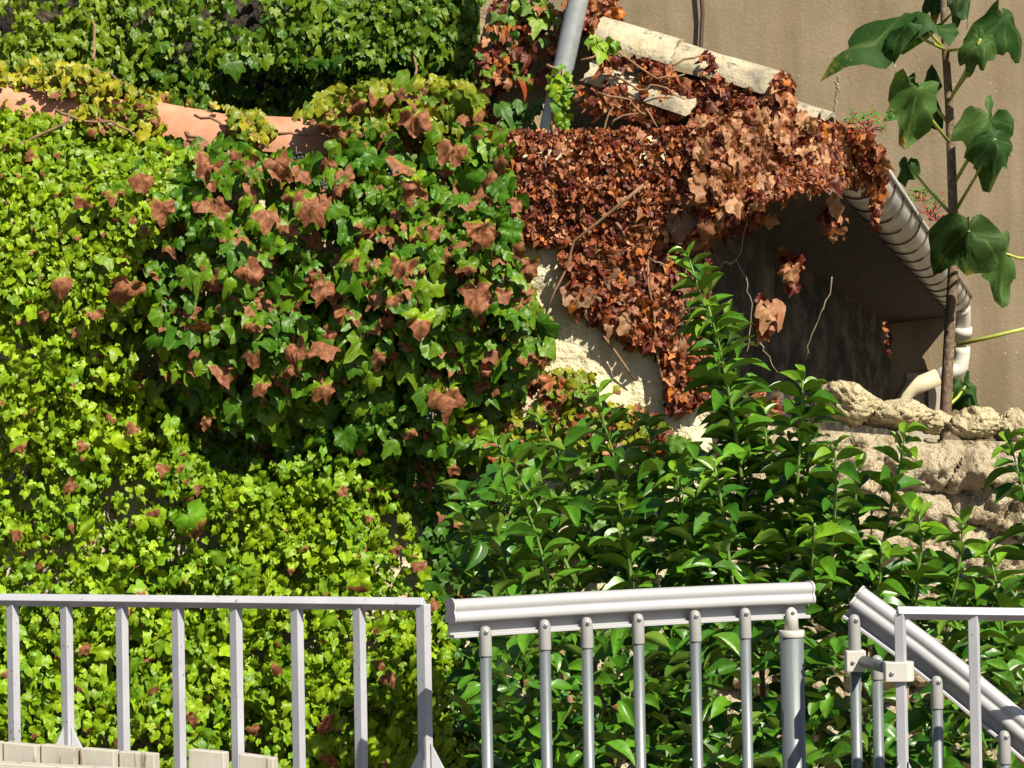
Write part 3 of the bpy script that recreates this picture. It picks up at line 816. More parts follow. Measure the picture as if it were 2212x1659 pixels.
for (px, py) in ((700, 395), (850, 385), (1085, 610), (935, 905), (640, 330)):
    k = MB(); c0 = P(px, py - 14, 6.5); k.tube([c0, P(px, py, 6.49)], .0015, 5); bc_ = k.build('berry_cluster', M['stem'], iv)
    for i in range(7):
        k = MB(); c = P(px + rng.normal(0, 9), py + rng.normal(0, 9), 6.48 + rng.normal(0, .02)); r = .0045
        k.tube([c - (0, 0, r), c - (0, 0, r * .6), c, c + (0, 0, r * .6), c + (0, 0, r)], [r * .2, r * .8, r, r * .8, r * .2], 7)
        k.build('berry', M['berry'], bc_)

# --- lower yellow-green ivy
LOWER = [(-70, 570), (60, 610), (140, 690), (230, 765), (320, 850), (420, 930), (450, 1010), (530, 1030), (560, 985), (650, 985), (760, 940), (850, 1000), (880, 1110), (950, 1280), (990, 1500), (1000, 1760), (-70, 1760)]
il = empty('climbing_ivy', P(400, 1300, 6.7) * (1, 1, 0), 'sunlit yellow-green creeper with small leaves low on the wall behind the left railing', 'ivy')
lv = Leaves()
lowd = lambda x, y: 6.64 - .07 * np.clip((300 - x) / 200, 0, 1) * np.clip((1000 - y) / 200, 0, 1) - .14 * np.clip((y - 950) / 700, 0, 1) + .1 * np.clip((x - 780) / 200, 0, 1) + .12 * (fbm(x, y, 150, 12) - .47)


def col_l(x, y, dp):
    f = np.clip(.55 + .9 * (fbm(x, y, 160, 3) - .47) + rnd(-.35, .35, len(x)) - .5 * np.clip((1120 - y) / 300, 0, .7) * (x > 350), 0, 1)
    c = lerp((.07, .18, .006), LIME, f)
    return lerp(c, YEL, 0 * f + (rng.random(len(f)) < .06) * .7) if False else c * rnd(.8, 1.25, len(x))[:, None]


brn_l = lambda x, y, dp: np.where(rng.random(len(x)) < .03, rnd(.1, .8, len(x)), 5.)
gap2 = lambda x, y: np.maximum(.3 * (x < 220), np.clip(.35 + 2.6 * (fbm(x, y, 75, 15) - .4), .12, 1) * np.clip((1000 - x) / 90, .25, 1))
ivy_patch(lv, LOWER, 5600, lambda x, y: lowd(x, y) + .09, .14, lambda x, y: 22 + 5 * np.clip((y - 1200) / 300, 0, 1), lambda x, y, dp: col_l(x, y, dp) * .9, brn_l, dens=gap2, tpl=IVY_ROUND, up=.4)  # inner leaves a touch darker, gap shade painted into the colour
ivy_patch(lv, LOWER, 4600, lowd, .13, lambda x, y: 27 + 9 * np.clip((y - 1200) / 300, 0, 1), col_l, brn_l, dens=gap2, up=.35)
ivy_patch(lv, LOWER, 330, lambda x, y: lowd(x, y) - .02, .05, lambda x, y: 40 + 0 * x, col_l, lambda x, y, dp: np.where(rng.random(len(x)) < .22, rnd(.2, .9, len(x)), 5.), tpl=IVY_BIG, dens=gap2, up=.4)
BR = [(155, 1055, 24), (350, 1010, 26), (385, 1015, 18), (600, 1445, 24), (835, 1470, 22), (700, 1570, 28), (850, 1190, 20), (905, 1225, 22), (545, 1580, 18), (735, 1065, 20), (290, 930, 18), (705, 1640, 30), (330, 1110, 18), (655, 1190, 14), (180, 1405, 20), (255, 1610, 22), (420, 1560, 18), (940, 1310, 22), (820, 1440, 16), (240, 905, 16), (180, 965, 18)]
b = np.array(BR, float); m = len(b); nn, t = wall_dirs(m, .15, .3, .1, .6)
D = lowd(b[:, 0], b[:, 1]) - .04
lv.add(IVY_BIG, P(b[:, 0], b[:, 1] - 8, D), t, nn, b[:, 2] * 1.1 * D / FP, lerp(GREEN, LIME, rnd(.2, .7, m)), rnd(-.4, .1, m), rnd(0, .5, m), rnd(.2, .7, m), rnd(.06, .14, m))
lv.build('foliage', M['ivy'], il)
stems(il, 'stem', [[(215, 760, 6.7), (190, 830, 6.7), (150, 930, 6.7), (95, 1000, 6.68)], [(780, 960, 6.68), (775, 1010, 6.68), (755, 1085, 6.66), (735, 1125, 6.66)], [(175, 885, 6.7), (185, 960, 6.7), (165, 1030, 6.7)], [(430, 880, 6.8), (425, 1010, 6.78)], [(600, 950, 6.8), (595, 1060, 6.78)], [(660, 1500, 6.6), (640, 1560, 6.6), (650, 1640, 6.6)]], 'pale_stem', .0024)

# --- dark ivy on the back wall
BACK = [(-70, -60), (300, -60), (420, -40), (640, -30), (650, -60), (1050, -60), (1060, 60), (1040, 260), (880, 260), (560, 290), (480, 260), (-70, 230)]
ib = empty('climbing_ivy', P(500, 100, 7.9) * (1, 1, 0), 'dark glossy ivy clothing the tall wall behind the terracotta tiles', 'ivy')
lv = Leaves()
bd = lambda x, y: 7.72 + .12 * (fbm(x, y, 170, 21) - .47) + .18 * np.clip((y - 130) / 120, 0, 1) * (x > 450)
densb = lambda x, y: np.clip(.22 + 2.4 * (fbm(x, y, 100, 22) - .4), .03, 1) * np.where((x > 520) & (y > 150), .35, 1.) * np.where((x < 170) & (y < 90 - .4 * x), .12, 1.) * np.where((x > 420) & (x < 640) & (y < 50), .7, 1)
col_b = lambda x, y, dp: lerp((.028, .088, .005), (.14, .21, .005), np.clip(.36 + rnd(-.35, .4, len(x)) + .5 * np.clip((500 - x) / 500, 0, 1) * (y < 230) - .2 * (y > 130), 0, 1))  # darker low on the wall, where shade is put into the leaf colour
ivy_patch(lv, BACK, 2400, bd, .2, lambda x, y: 29 + 8 * vnoise(x, y, 200, 4), col_b, lambda x, y, dp: np.full(len(x), 5.), dens=densb, up=.45, spread=.4)
# yellowing sprays lying over the ridge tiles
RID = [(-70, 140), (60, 120), (200, 150), (330, 200), (480, 225), (560, 250), (640, 270), (600, 300), (420, 260), (330, 285), (170, 262), (0, 215), (-70, 205)]
ivy_patch(lv, RID, 620, lambda x, y: 6.86 - .1 * rng.random(len(x)), .12, lambda x, y: 27 + 0 * x, lambda x, y, dp: lerp(GREEN, YEL, rnd(.2, 1, len(x))), lambda x, y, dp: np.where(rng.random(len(x)) < .12, rnd(-.2, .5, len(x)), 5.), tpl=IVY_ROUND, up=.6, spread=.5, dens=lambda x, y: np.clip(3 * (fbm(x, y, 70, 31) - .3), .1, 1) * bare(x, y))
for q in ([(165, 235), (330, 215), (350, 290), (180, 285)], [(495, 240), (560, 240), (570, 300), (500, 300)]):
    ivy_patch(lv, q, 90, lambda x, y: 6.74 - .05 * rng.random(len(x)), .1, lambda x, y: 30 + 0 * x, lambda x, y, dp: lerp(GREEN, YEL, rnd(.1, .9, len(x))), lambda x, y, dp: np.where(rng.random(len(x)) < .3, rnd(-.3, .5, len(x)), 5.), tpl=IVY_ROUND, up=.6)
RID2 = [(640, 240), (700, 200), (860, 170), (1010, 170), (1040, 230), (1000, 280), (740, 300)]
ivy_patch(lv, RID2, 230, lambda x, y: 6.8 - .15 * rng.random(len(x)), .12, lambda x, y: 48 + 0 * x, lambda x, y, dp: lerp(GREEN, YEL, rnd(.1, .6, len(x))), lambda x, y, dp: np.where(rng.random(len(x)) < .45, rnd(-.3, .7, len(x)), 5.), tpl=IVY_BIG, up=.5)
lv.build('foliage', M['ivy'], ib)
stems(ib, 'stem', [[(200, 130, 7.6), (205, 60, 7.7), (190, 0, 7.8)], [(300, 205, 7.0), (240, 160, 7.1), (120, 150, 7.2)], [(860, 260, 7.4), (900, 150, 7.7), (880, 20, 7.8)]], r=.005)

# --- dead creeper
TAN = (.44, .205, .1); RUST = (.24, .052, .015); DARKR = (.11, .018, .01); ORNG = (.45, .14, .025)


def col_d(x, y, dp, dark=0.0):
    n_ = len(x); f = rng.random(n_)
    c = lerp(RUST, TAN, np.clip(f * 1.2 - .2, 0, 1))
    o = (rng.random(n_) < .1)[:, None]; c = np.where(o, np.array(ORNG), c)
    o = (rng.random(n_) < .32 + dark)[:, None]; c = np.where(o, np.array(DARKR), c)
    return c * rnd(.7, 1.2, n_)[:, None]


dc = dict(fold=(-.2, .9), curl=(.1, 1.2), crump=(.08, .2), spread=.75, tips=.7, up=.25)
d1 = empty('dead_creeper', P(1320, 600, 6.8) * (1, 1, 0), 'curtain of shrivelled rust brown leaves covering the right end of the cream wall', 'ivy')
lv = Leaves()
DEAD = [(1040, 290), (1130, 282), (1300, 278), (1500, 272), (1535, 330), (1525, 500), (1515, 620), (1520, 780), (1515, 870), (1440, 890), (1432, 800), (1425, 745), (1375, 755), (1325, 735), (1300, 695), (1240, 690), (1228, 560), (1205, 530), (1170, 520), (1120, 520), (1100, 400)]
deadd = lambda x, y: 6.765 + .06 * np.clip((y - 420) / 130, 0, 1) + .03 * (fbm(x, y, 110, 41) - .47)
dd1 = lambda x, y: np.clip(.3 + 2 * (fbm(x, y, 55, 42) - .37), np.where(y < 460, .3, .07), 1) * np.where((x > 1190) & (x < 1290) & (y > 500), .35, 1)
ivy_patch(lv, DEAD, 6400, deadd, .045, lambda x, y: 16 + 7 * np.clip((y - 400) / 200, 0, 1), col_d, nob, dens=dd1, **dc)
LOWD = [(1250, 520), (1400, 480), (1520, 400), (1530, 620), (1520, 800), (1520, 870), (1450, 880), (1435, 800), (1415, 740), (1320, 715), (1260, 640)]
ivy_patch(lv, LOWD, 230, lambda x, y: deadd(x, y) - .015, .05, lambda x, y: 34 + 0 * x, lambda x, y, dp: lerp((.2, .075, .03), (.42, .21, .09), rnd(0, 1, len(x))), nob, tpl=IVY_BIG, fold=(-.3, .8), curl=(.1, 1.), crump=(.08, .17), spread=.6, up=.1)
ivy_patch(lv, [(1200, 500), (1430, 470), (1530, 500), (1525, 880), (1445, 885), (1435, 770), (1350, 725), (1300, 685), (1240, 665)], 1700, lambda x, y: 6.79 + 0 * x, .04, lambda x, y: 23 + 0 * x, col_d, nob, **dc)
for (px, py, s) in ((1345, 625, 44), (1365, 715, 42), (1320, 720, 32), (1255, 650, 34), (1230, 645, 26), (1320, 575, 36), (1470, 500, 40), (1450, 690, 40), (1490, 760, 38), (1480, 620, 36), (1285, 655, 26)):
    nn, t = wall_dirs(1, .1, .2, .1, .3)
    lv.add(IVY_BIG, P([px], [py - s * .5], deadd(np.array([px]), np.array([py])) - .03), t, nn, s * 1.1 * 6.7 / FP, lerp((.2, .1, .06), (.36, .19, .1), rnd(0, 1, 1)), 5., rnd(0, .25, 1), .3, .09)
lv.build('foliage', M['dead'], d1)
stems(d1, 'stem', [[(1195, 270, 6.78), (1200, 380, 6.78), (1190, 480, 6.8)], [(1330, 480, 6.79), (1360, 520, 6.8), (1362, 560, 6.8)], [(1480, 560, 6.79), (1475, 700, 6.8), (1450, 860, 6.8)], [(1300, 720, 6.8), (1370, 820, 6.83)], [(1430, 820, 6.8), (1415, 700, 6.8), (1400, 560, 6.78)], [(1390, 400, 6.72), (1240, 520, 6.78), (1175, 690, 6.8)]], 'stem', .005)
stems(d1, 'bare_twig', [[(1615, 470, 7.0), (1605, 510, 7.0), (1590, 560, 7.0), (1612, 600, 7.0), (1620, 640, 7.0), (1622, 700, 7.0), (1614, 760, 6.95)], [(1440, 575, 6.66), (1400, 555, 6.66)], [(1590, 560, 7.0), (1560, 570, 6.95), (1548, 610, 6.9)]], 'pale_stem', .0024)

d2 = empty('dead_creeper', P(1700, 350, 7.2) * (1, 1, 0), 'heap of curled dead brown leaves draped over the roof verge and gutter corner', 'ivy')
lv = Leaves()
VER = [(1490, 270), (1560, 235), (1640, 245), (1680, 160), (1705, 165), (1712, 240), (1790, 268), (1850, 290), (1895, 320), (1906, 400), (1830, 395), (1740, 400), (1650, 430), (1590, 470), (1515, 500)]
verd = lambda x, y: 6.76 + .16 * np.clip((x - 1560) / 204, 0, 1) + 1.45 * np.clip((x - 1764) / 110, 0, 1.3) - .06 * np.clip((y - 250) / 150, 0, 1) + .12 * (fbm(x, y, 90, 51) - .47)
ivy_patch(lv, VER, 5600, verd, .22, lambda x, y: 22 + 0 * x, lambda x, y, dp: col_d(x, y, dp, .05), nob, dens=lambda x, y: np.clip(.3 + 2.4 * (fbm(x, y, 70, 52) - .4), .06, 1), **{**dc, 'up': .45})
ivy_patch(lv, VER, 260, lambda x, y: verd(x, y) - .02, .06, lambda x, y: 31 + 0 * x, lambda x, y, dp: lerp((.22, .08, .035), (.44, .24, .12), rnd(0, 1, len(x))), nob, tpl=IVY_BIG, fold=(-.3, .9), curl=(.2, 1.1), crump=(.08, .18), spread=.7, up=.35)
GCV = [(1760, 262), (1800, 262), (1862, 292), (1900, 322), (1912, 372), (1908, 410), (1870, 405), (1835, 400), (1770, 385)]
ivy_patch(lv, GCV, 900, lambda x, y: np.interp(y - .5 * (x - 1830), [240, 400], [7.2, 8.5]), .1, lambda x, y: 26 + 0 * x, col_d, nob, **{**dc, 'up': .5})
# on the tiles and by the pole
SC1 = [(1230, 180), (1330, 140), (1420, 160), (1520, 190), (1510, 260), (1440, 270), (1330, 240), (1240, 260)]
ivy_patch(lv, SC1, 420, lambda x, y: 6.9 + 0 * x, .1, lambda x, y: 24 + 0 * x, col_d, nob, dens=lambda x, y: np.clip(4 * (fbm(x, y, 60, 61) - .35), .05, 1), **dc)
SC6 = [(1490, 175), (1560, 170), (1650, 200), (1660, 245), (1560, 250), (1500, 235)]
ivy_patch(lv, SC6, 190, lambda x, y: 6.9 + 0 * x, .1, lambda x, y: 24 + 0 * x, lambda x, y, dp: col_d(x, y, dp, .2), nob, **dc)
SC7 = [(1300, 120), (1420, 130), (1480, 165), (1380, 150), (1300, 150)]
ivy_patch(lv, SC7, 60, lambda x, y: 6.88 + 0 * x, .06, lambda x, y: 22 + 0 * x, lambda x, y, dp: col_d(x, y, dp, .2), nob, **dc)
SC2 = [(1262, -30), (1320, -20), (1340, 40), (1330, 90), (1290, 110), (1268, 80), (1250, 40)]
ivy_patch(lv, SC2, 330, lambda x, y: 7.1 + 0 * x, .14, lambda x, y: 22 + 0 * x, col_d, nob, **dc)
SC3 = [(1690, 160), (1706, 170), (1712, 250), (1680, 255), (1660, 240)]
ivy_patch(lv, SC3, 150, lambda x, y: 6.9 + 0 * x, .1, lambda x, y: 24 + 0 * x, lambda x, y, dp: col_d(x, y, dp, .25), nob, **dc)
SC4 = [(1515, 120), (1545, 115), (1550, 165), (1520, 160)]
ivy_patch(lv, SC4, 24, lambda x, y: 6.86 + 0 * x, .03, lambda x, y: 20 + 0 * x, lambda x, y, dp: col_d(x, y, dp, .4), nob, **dc)
SC5 = [(1600, 215), (1660, 210), (1670, 250), (1610, 250)]
ivy_patch(lv, SC5, 30, lambda x, y: 6.85 + 0 * x, .05, lambda x, y: 26 + 0 * x, col_d, nob, **dc)
# hanging strands over the gutter and under the eave
for pl, n_, sz, dd in (([(1878, 390), (1908, 390), (1905, 440), (1893, 510), (1884, 470)], 90, 17, 8.55), ([(1905, 690), (1920, 700), (1926, 780), (1915, 770)], 14, 13, 9.), ([(1520, 430), (1640, 430), (1640, 470), (1560, 500), (1520, 500)], 120, 34, 7.0), ([(1680, 380), (1700, 380), (1695, 450), (1685, 440)], 24, 15, 7.2), ([(1690, 540), (1725, 550), (1720, 640), (1690, 610)], 14, 34, 7.6), ([(1630, 640), (1690, 650), (1670, 720), (1640, 710)], 10, 44, 7.3), ([(1630, 840), (1680, 860), (1690, 900), (1640, 900)], 16, 36, 7.6), ([(1775, 440), (1830, 430), (1825, 520), (1790, 500)], 9, 30, 7.8)):
    ivy_patch(lv, pl, n_, lambda x, y: dd + 0 * x, .12, lambda x, y: sz + 0 * x, lambda x, y, dp: col_d(x, y, dp, .1), nob, **dc)
for (px, py, s, d) in ((1803, 455, 36, 7.8), (1665, 485, 24, 7.2), (1655, 690, 40, 7.3), (1800, 520, 12, 7.8), (1710, 600, 34, 7.6)):
    nn, t = wall_dirs(1, .1, .2, .2, .2)
    lv.add(IVY_BIG, P([px], [py - s * .5], d), t, nn, s * 1.1 * d / FP, [(.34, .17, .085)], 5., .15, .4, .1)
lv.build('foliage', M['dead'], d2)
stems(d2, 'bare_twig', [[(1797, 598, 8.3), (1783, 650, 8.3), (1768, 690, 8.3), (1750, 735, 8.3), (1741, 770, 8.3)], [(1640, 740, 7.3), (1662, 770, 7.3), (1680, 805, 7.3)], [(1625, 480, 7.2), (1618, 520, 7.2)]], 'pale_stem', .0024)
stems(d2, 'stem', [[(1330, 165, 6.84), (1380, 195, 6.84), (1420, 185, 6.84), (1480, 215, 6.84)], [(1255, 130, 6.88), (1330, 110, 6.88), (1420, 170, 6.85), (1480, 160, 6.85)], [(1290, 200, 6.85), (1360, 215, 6.84), (1400, 250, 6.84)], [(1440, 140, 6.88), (1500, 125, 6.88), (1530, 120, 6.88)], [(1320, 270, 6.85), (1345, 250, 6.84), (1395, 245, 6.84)], [(1395, 235, 6.84), (1420, 275, 6.82)], [(1300, 300, 6.84), (1310, 260, 6.84), (1325, 230, 6.84)]], r=.0035)

# mixed sprigs on the masonry by the pole
d3 = empty('climbing_ivy', P(1140, 150, 7.1) * (1, 1, 0), 'mixed green and dead creeper sprigs around the foot of the metal pole', 'ivy')
lv = Leaves()
PIL = [(1040, -60), (1230, -60), (1225, 60), (1210, 140), (1190, 180), (1100, 180), (1040, 210), (1030, 100)]
ivy_patch(lv, PIL, 330, lambda x, y: 7.12 + 0 * x, .1, lambda x, y: 28 + 0 * x, lambda x, y, dp: np.where((rng.random(len(x)) < .5 - .3 * np.clip(y / 180, 0, 1))[:, None], lerp((.05, .13, .014), (.16, .26, .02), rng.random(len(x))), col_d(x, y, dp)), nob, dens=lambda x, y: np.clip(.1 + 3 * (fbm(x, y, 60, 71) - .35), .05, 1), fold=(-.1, .6), curl=(.1, .8), crump=(.04, .14), spread=.5)
SPR = [(1180, 150), (1230, 140), (1235, 200), (1225, 285), (1210, 285), (1195, 210)]
ivy_patch(lv, SPR, 70, lambda x, y: 6.95 + 0 * x, .06, lambda x, y: 25 + 0 * x, lambda x, y, dp: lerp((.08, .2, .015), LIME, rng.random(len(x))), nob, tpl=IVY_ROUND, up=.4)
ivy_patch(lv, [(1258, 70), (1330, 90), (1340, 110), (1290, 110)], 16, lambda x, y: 6.75 + 0 * x, .03, lambda x, y: 24 + 0 * x, lambda x, y, dp: lerp((.08, .2, .015), LIME, rng.random(len(x))), nob)
ivy_patch(lv, [(1080, 220), (1170, 215), (1160, 285), (1090, 285)], 26, lambda x, y: 7.12 + 0 * x, .05, lambda x, y: 28 + 0 * x, lambda x, y, dp: lerp((.03, .1, .012), (.06, .15, .015), rng.random(len(x))), nob)
EDG = [(1030, 130), (1060, 130), (1062, 290), (1035, 270)]
ivy_patch(lv, EDG, 70, lambda x, y: 7.2 + 0 * x, .1, lambda x, y: 25 + 0 * x, lambda x, y, dp: np.where((rng.random(len(x)) < .45)[:, None], (.05, .14, .014), col_d(x, y, dp)), nob)
lv.build('foliage', M['dead'], d3)
stems(d3, 'stem', [[(1180, 140, 7.0), (1225, 150, 7.02), (1240, 140, 7.05)], [(1190, 280, 6.98), (1200, 200, 6.98), (1215, 150, 7.0)]], r=.0045)

# transition: greens and reds at the foot of the bare wall
d4 = empty('climbing_ivy', P(1180, 850, 6.7) * (1, 1, 0), 'thinning creeper with red and yellow leaves at the foot of the bare cream wall', 'ivy')
lv = Leaves()
BAREW = [(1165, 600), (1240, 640), (1290, 700), (1345, 760), (1422, 790), (1415, 885), (1300, 875), (1250, 800), (1200, 745), (1160, 700)]
TRN = [(1090, 700), (1190, 690), (1260, 780), (1330, 830), (1440, 880), (1440, 960), (1300, 980), (1060, 1000), (1040, 940), (1090, 850)]
ivy_patch(lv, TRN, 420, lambda x, y: 6.7 + 0 * x, .15, lambda x, y: 36 + 0 * x, lambda x, y, dp: np.where((rng.random(len(x)) < .3)[:, None], col_d(x, y, dp), lerp(GREEN, YEL, rnd(0, .8, len(x)))), lambda x, y, dp: np.where(rng.random(len(x)) < .25, rnd(0, .7, len(x)), 5.), dens=lambda x, y: np.clip(.2 + 2 * (fbm(x, y, 70, 81) - .35) - .8 * ((x > 1150) & (y < 800)), .04, 1) * np.where(inside(BAREW, x, y), .06, 1))
ivy_patch(lv, [(1080, 560), (1150, 600), (1190, 700), (1195, 790), (1080, 800)], 70, lambda x, y: 6.7 + 0 * x, .05, lambda x, y: 44 + 0 * x, lambda x, y, dp: lerp(GREEN, YEL, rnd(0, .5, len(x))), lambda x, y, dp: np.where(rng.random(len(x)) < .3, rnd(-.2, .7, len(x)), 5.), tpl=IVY_BIG)
CAV = [(880, 1000), (1080, 960), (1100, 1300), (1060, 1740), (960, 1740), (950, 1300)]
ivy_patch(lv, CAV, 260, lambda x, y: 6.76 + 0 * x, .06, lambda x, y: 38 + 0 * x, lambda x, y, dp: lerp((.03, .09, .012), GREEN, rng.random(len(x))), lambda x, y, dp: np.where(rng.random(len(x)) < .08, .3, 5.))
# deep leaves on the wall behind the citrus
DP = [(1060, 980), (1450, 900), (1530, 1000), (1560, 1740), (1000, 1740)]
ivy_patch(lv, DP, 900, lambda x, y: 6.7 + 0 * x, .15, lambda x, y: 38 + 0 * x, lambda x, y, dp: lerp((.04, .11, .012), (.1, .2, .02), rng.random(len(x))), lambda x, y, dp: np.where(rng.random(len(x)) < .06, .3, 5.), dens=lambda x, y: np.clip(.15 + 2 * (fbm(x, y, 90, 83) - .35), .05, 1))
lv.build('foliage', M['ivy'], d4)

# ================================================================== CITRUS SHRUBS
CG = (.02, .085, .006); CG2 = (.075, .19, .01)


def shoot(par, line, d, n, size, seed):
    """one upright shoot: stem polyline in photo pixels (tip first) with leaves in a spiral"""
    r2 = np.random.default_rng(seed)
    pts = P([p[0] for p in line], [p[1] for p in line], d + np.linspace(0, .05, len(line)))
    L = np.cumsum([0] + [np.linalg.norm(b - a) for a, b in zip(pts[:-1], pts[1:])])
    at = lambda s: np.array([np.interp(s, L, pts[:, i]) for i in range(3)])
    k = MB(); ss = np.linspace(0, L[-1], 12)
    k.tube([at(s) for s in ss], list(np.linspace(.002, .006, 12)), 7)
    st = k.build('shoot', M['green_stem'], par)
    lv = Leaves()
    s = 0.0; a = r2.random() * 6.28; i = 0
    while s < L[-1] and i < n:
        p = at(s); ax = at(max(s - .02, 0)) - at(s + .02); ax /= np.linalg.norm(ax) + 1e-9
        out = np.array((math.cos(a), math.sin(a) * .9, 0)); out -= ax * (out @ ax); out /= np.linalg.norm(out)
        f = min(1, s / .09); open_ = .35 + .75 * f + r2.normal(0, .2)
        t = ax * (1.25 - open_ * .6) + out * (.35 + open_ * .7) + r2.normal(0, .12, 3)
        n_ = ax * (.35 + open_) - out * .45 + r2.normal(0, .22, 3)
        sz = size * 1.02 * (.55 + .45 * f) * r2.uniform(.8, 1.2) * d / FP
        f2 = r2.random()
        lv.add(LANCE, p + out * .004, t, n_, sz, np.array(CG) * (1 - f2) + np.array(CG2) * f2 + (np.array((.06, .08, 0)) if s < .05 else 0), 5., r2.uniform(.5, 1.5), r2.uniform(-.1, .6), .02, r2.uniform(-.4, .4), rg=r2)
        s += .006 + .004 * r2.random() + .006 * f; a += 2.4 + r2.normal(0, .25); i += 1
    lv.build('foliage', M['citrus'], st)


def filler(par, poly, n, d0, d1, size, dens=None, name='inner_foliage'):
    x, y = scatter(poly, n, dens); m = len(x)
    D = rnd(d0, d1, m)
    az = rnd(0, 6.28, m)
    t = np.column_stack([np.cos(az), np.sin(az) * .8 - .2, rnd(-.2, 1.3, m)])
    nn = np.column_stack([rng.normal(.1, .65, m), rng.normal(-.45, .6, m), np.ones(m)])
    lv = Leaves()
    lv.add(LANCE, P(x, y, D), t, nn, size * rnd(.7, 1.25, m) * D / FP, lerp(CG, CG2, rng.random(m)) * rnd(.75, 1.25, m)[:, None], 5., rnd(.4, 1.5, m), rnd(-.1, .6, m), .03, rnd(-.5, .5, m))
    lv.build(name, M['citrus'], par)


cs = empty('citrus_shrub', P(1600, 1500, 5.7) * (1, 1, 0), 'large glossy citrus shrub with upright shoots in front of the rubble wall', 'shrub')
SH = [([(1484, 545), (1505, 610), (1535, 700), (1560, 800), (1590, 930), (1605, 1060), (1625, 1200), (1640, 1350)], 5.75, 90, 68, 1),
      ([(1735, 815), (1732, 880), (1728, 960), (1722, 1050), (1705, 1180), (1690, 1330)], 5.6, 60, 78, 2),
      ([(1497, 590), (1528, 690), (1562, 820), (1588, 960), (1606, 1120)], 5.8, 60, 74, 20),
      ([(1530, 660), (1552, 740), (1575, 850), (1596, 980), (1610, 1120)], 5.7, 50, 74, 21),
      ([(1760, 850), (1752, 930), (1742, 1040), (1725, 1180)], 5.62, 44, 76, 22),
      ([(1572, 690), (1590, 760), (1600, 850), (1612, 960), (1630, 1100)], 5.85, 50, 70, 3),
      ([(1955, 935), (1945, 1000), (1925, 1090), (1905, 1190), (1870, 1330)], 5.55, 46, 74, 4),
      ([(1850, 1010), (1848, 1090), (1850, 1180), (1840, 1300)], 5.6, 40, 74, 5),
      ([(1802, 960), (1806, 1040), (1800, 1150), (1790, 1290)], 5.5, 42, 72, 6),
      ([(1290, 840), (1300, 900), (1330, 1000), (1360, 1120), (1390, 1260)], 5.9, 46, 70, 7),
      ([(1065, 950), (1110, 1010), (1160, 1090), (1210, 1190), (1260, 1300)], 5.85, 44, 70, 8),
      ([(1155, 890), (1190, 960), (1235, 1060), (1290, 1180), (1330, 1300)], 5.95, 46, 66, 9),
      ([(1460, 1010), (1470, 1090), (1480, 1190), (1500, 1320)], 5.7, 46, 72, 10),
      ([(1545, 1010), (1560, 1100), (1575, 1210), (1590, 1330)], 5.55, 42, 76, 11),
      ([(1985, 1110), (1990, 1180), (1980, 1260), (1960, 1380)], 5.45, 36, 76, 12),
      ([(2080, 1130), (2075, 1200), (2060, 1290), (2040, 1400)], 5.5, 36, 74, 13),
      ([(1120, 1060), (1150, 1130), (1180, 1230), (1200, 1350)], 5.6, 40, 72, 14),
      ([(1400, 900), (1410, 980), (1425, 1080), (1440, 1200)], 5.9, 44, 68, 15),
      ([(1330, 1060), (1345, 1130), (1360, 1220), (1370, 1340)], 5.6, 40, 74, 16),
      ([(1650, 880), (1655, 960), (1660, 1060), (1660, 1180)], 5.8, 44, 70, 17),
      ([(1905, 1180), (1900, 1260), (1880, 1360)], 5.4, 30, 74, 18),
      ([(1760, 1130), (1755, 1220), (1745, 1330)], 5.4, 34, 76, 19)]
for ln, d, n_, sz, sd in SH: shoot(cs, ln, d, int(n_ * (2.2 if ln[0][0] < 1700 else 1.7)), sz, sd)
MASS = [(990, 1080), (1040, 1020), (1150, 970), (1300, 960), (1420, 1000), (1560, 960), (1680, 1010), (1780, 1080), (1900, 1200), (2000, 1220), (2120, 1230), (2240, 1290), (2270, 1740), (1010, 1740), (1030, 1350)]
filler(cs, MASS, 1900, 5.5, 6.25, 62, dens=lambda x, y: np.clip(.25 + 2.4 * (fbm(x, y, 100, 91) - .4), .03, 1))
LOWM = [(1060, 1360), (1250, 1340), (1600, 1330), (1780, 1300), (1900, 1320), (2240, 1320), (2270, 1740), (1040, 1740)]
filler(cs, LOWM, 560, 5.2, 5.5, 64, dens=lambda x, y: np.clip(.2 + 1.8 * (fbm(x, y, 120, 95) - .32), .05, 1), name='front_foliage')
k = MB()
for (px, py, d) in ((1640, 1350, 5.8), (1690, 1330, 5.65), (1870, 1330, 5.6), (1390, 1260, 5.95), (1260, 1300, 5.9), (2040, 1400, 5.55), (1200, 1350, 5.7), (1500, 1320, 5.75), (1960, 1380, 5.5)):
    a = P(px, py, d); bse = np.array((a[0] * .7 + .15, a[1] + .05, 0)); k.tube([bse, bse * .5 + a * .5 + (.03, 0, 0), a], [.014, .01, .006], 7)
k.build('stem', M['stem'], cs)
c2 = empty('citrus_shrub', P(2260, 1200, 5.6) * (1, 1, 0), 'citrus shoot entering at the right edge beside the rubble wall', 'shrub')
shoot(c2, [(2180, 950), (2200, 1020), (2222, 1100), (2240, 1220), (2250, 1400), (2250, 1900)], 5.6, 36, 80, 31)
c3 = empty('citrus_shrub', P(2170, 1300, 5.4) * (1, 1, 0), 'low citrus shoot with broad leaves just above the right square-bar railing', 'shrub')
shoot(c3, [(2135, 1190), (2150, 1250), (2165, 1340), (2170, 1450), (2170, 1900)], 5.35, 34, 82, 32)

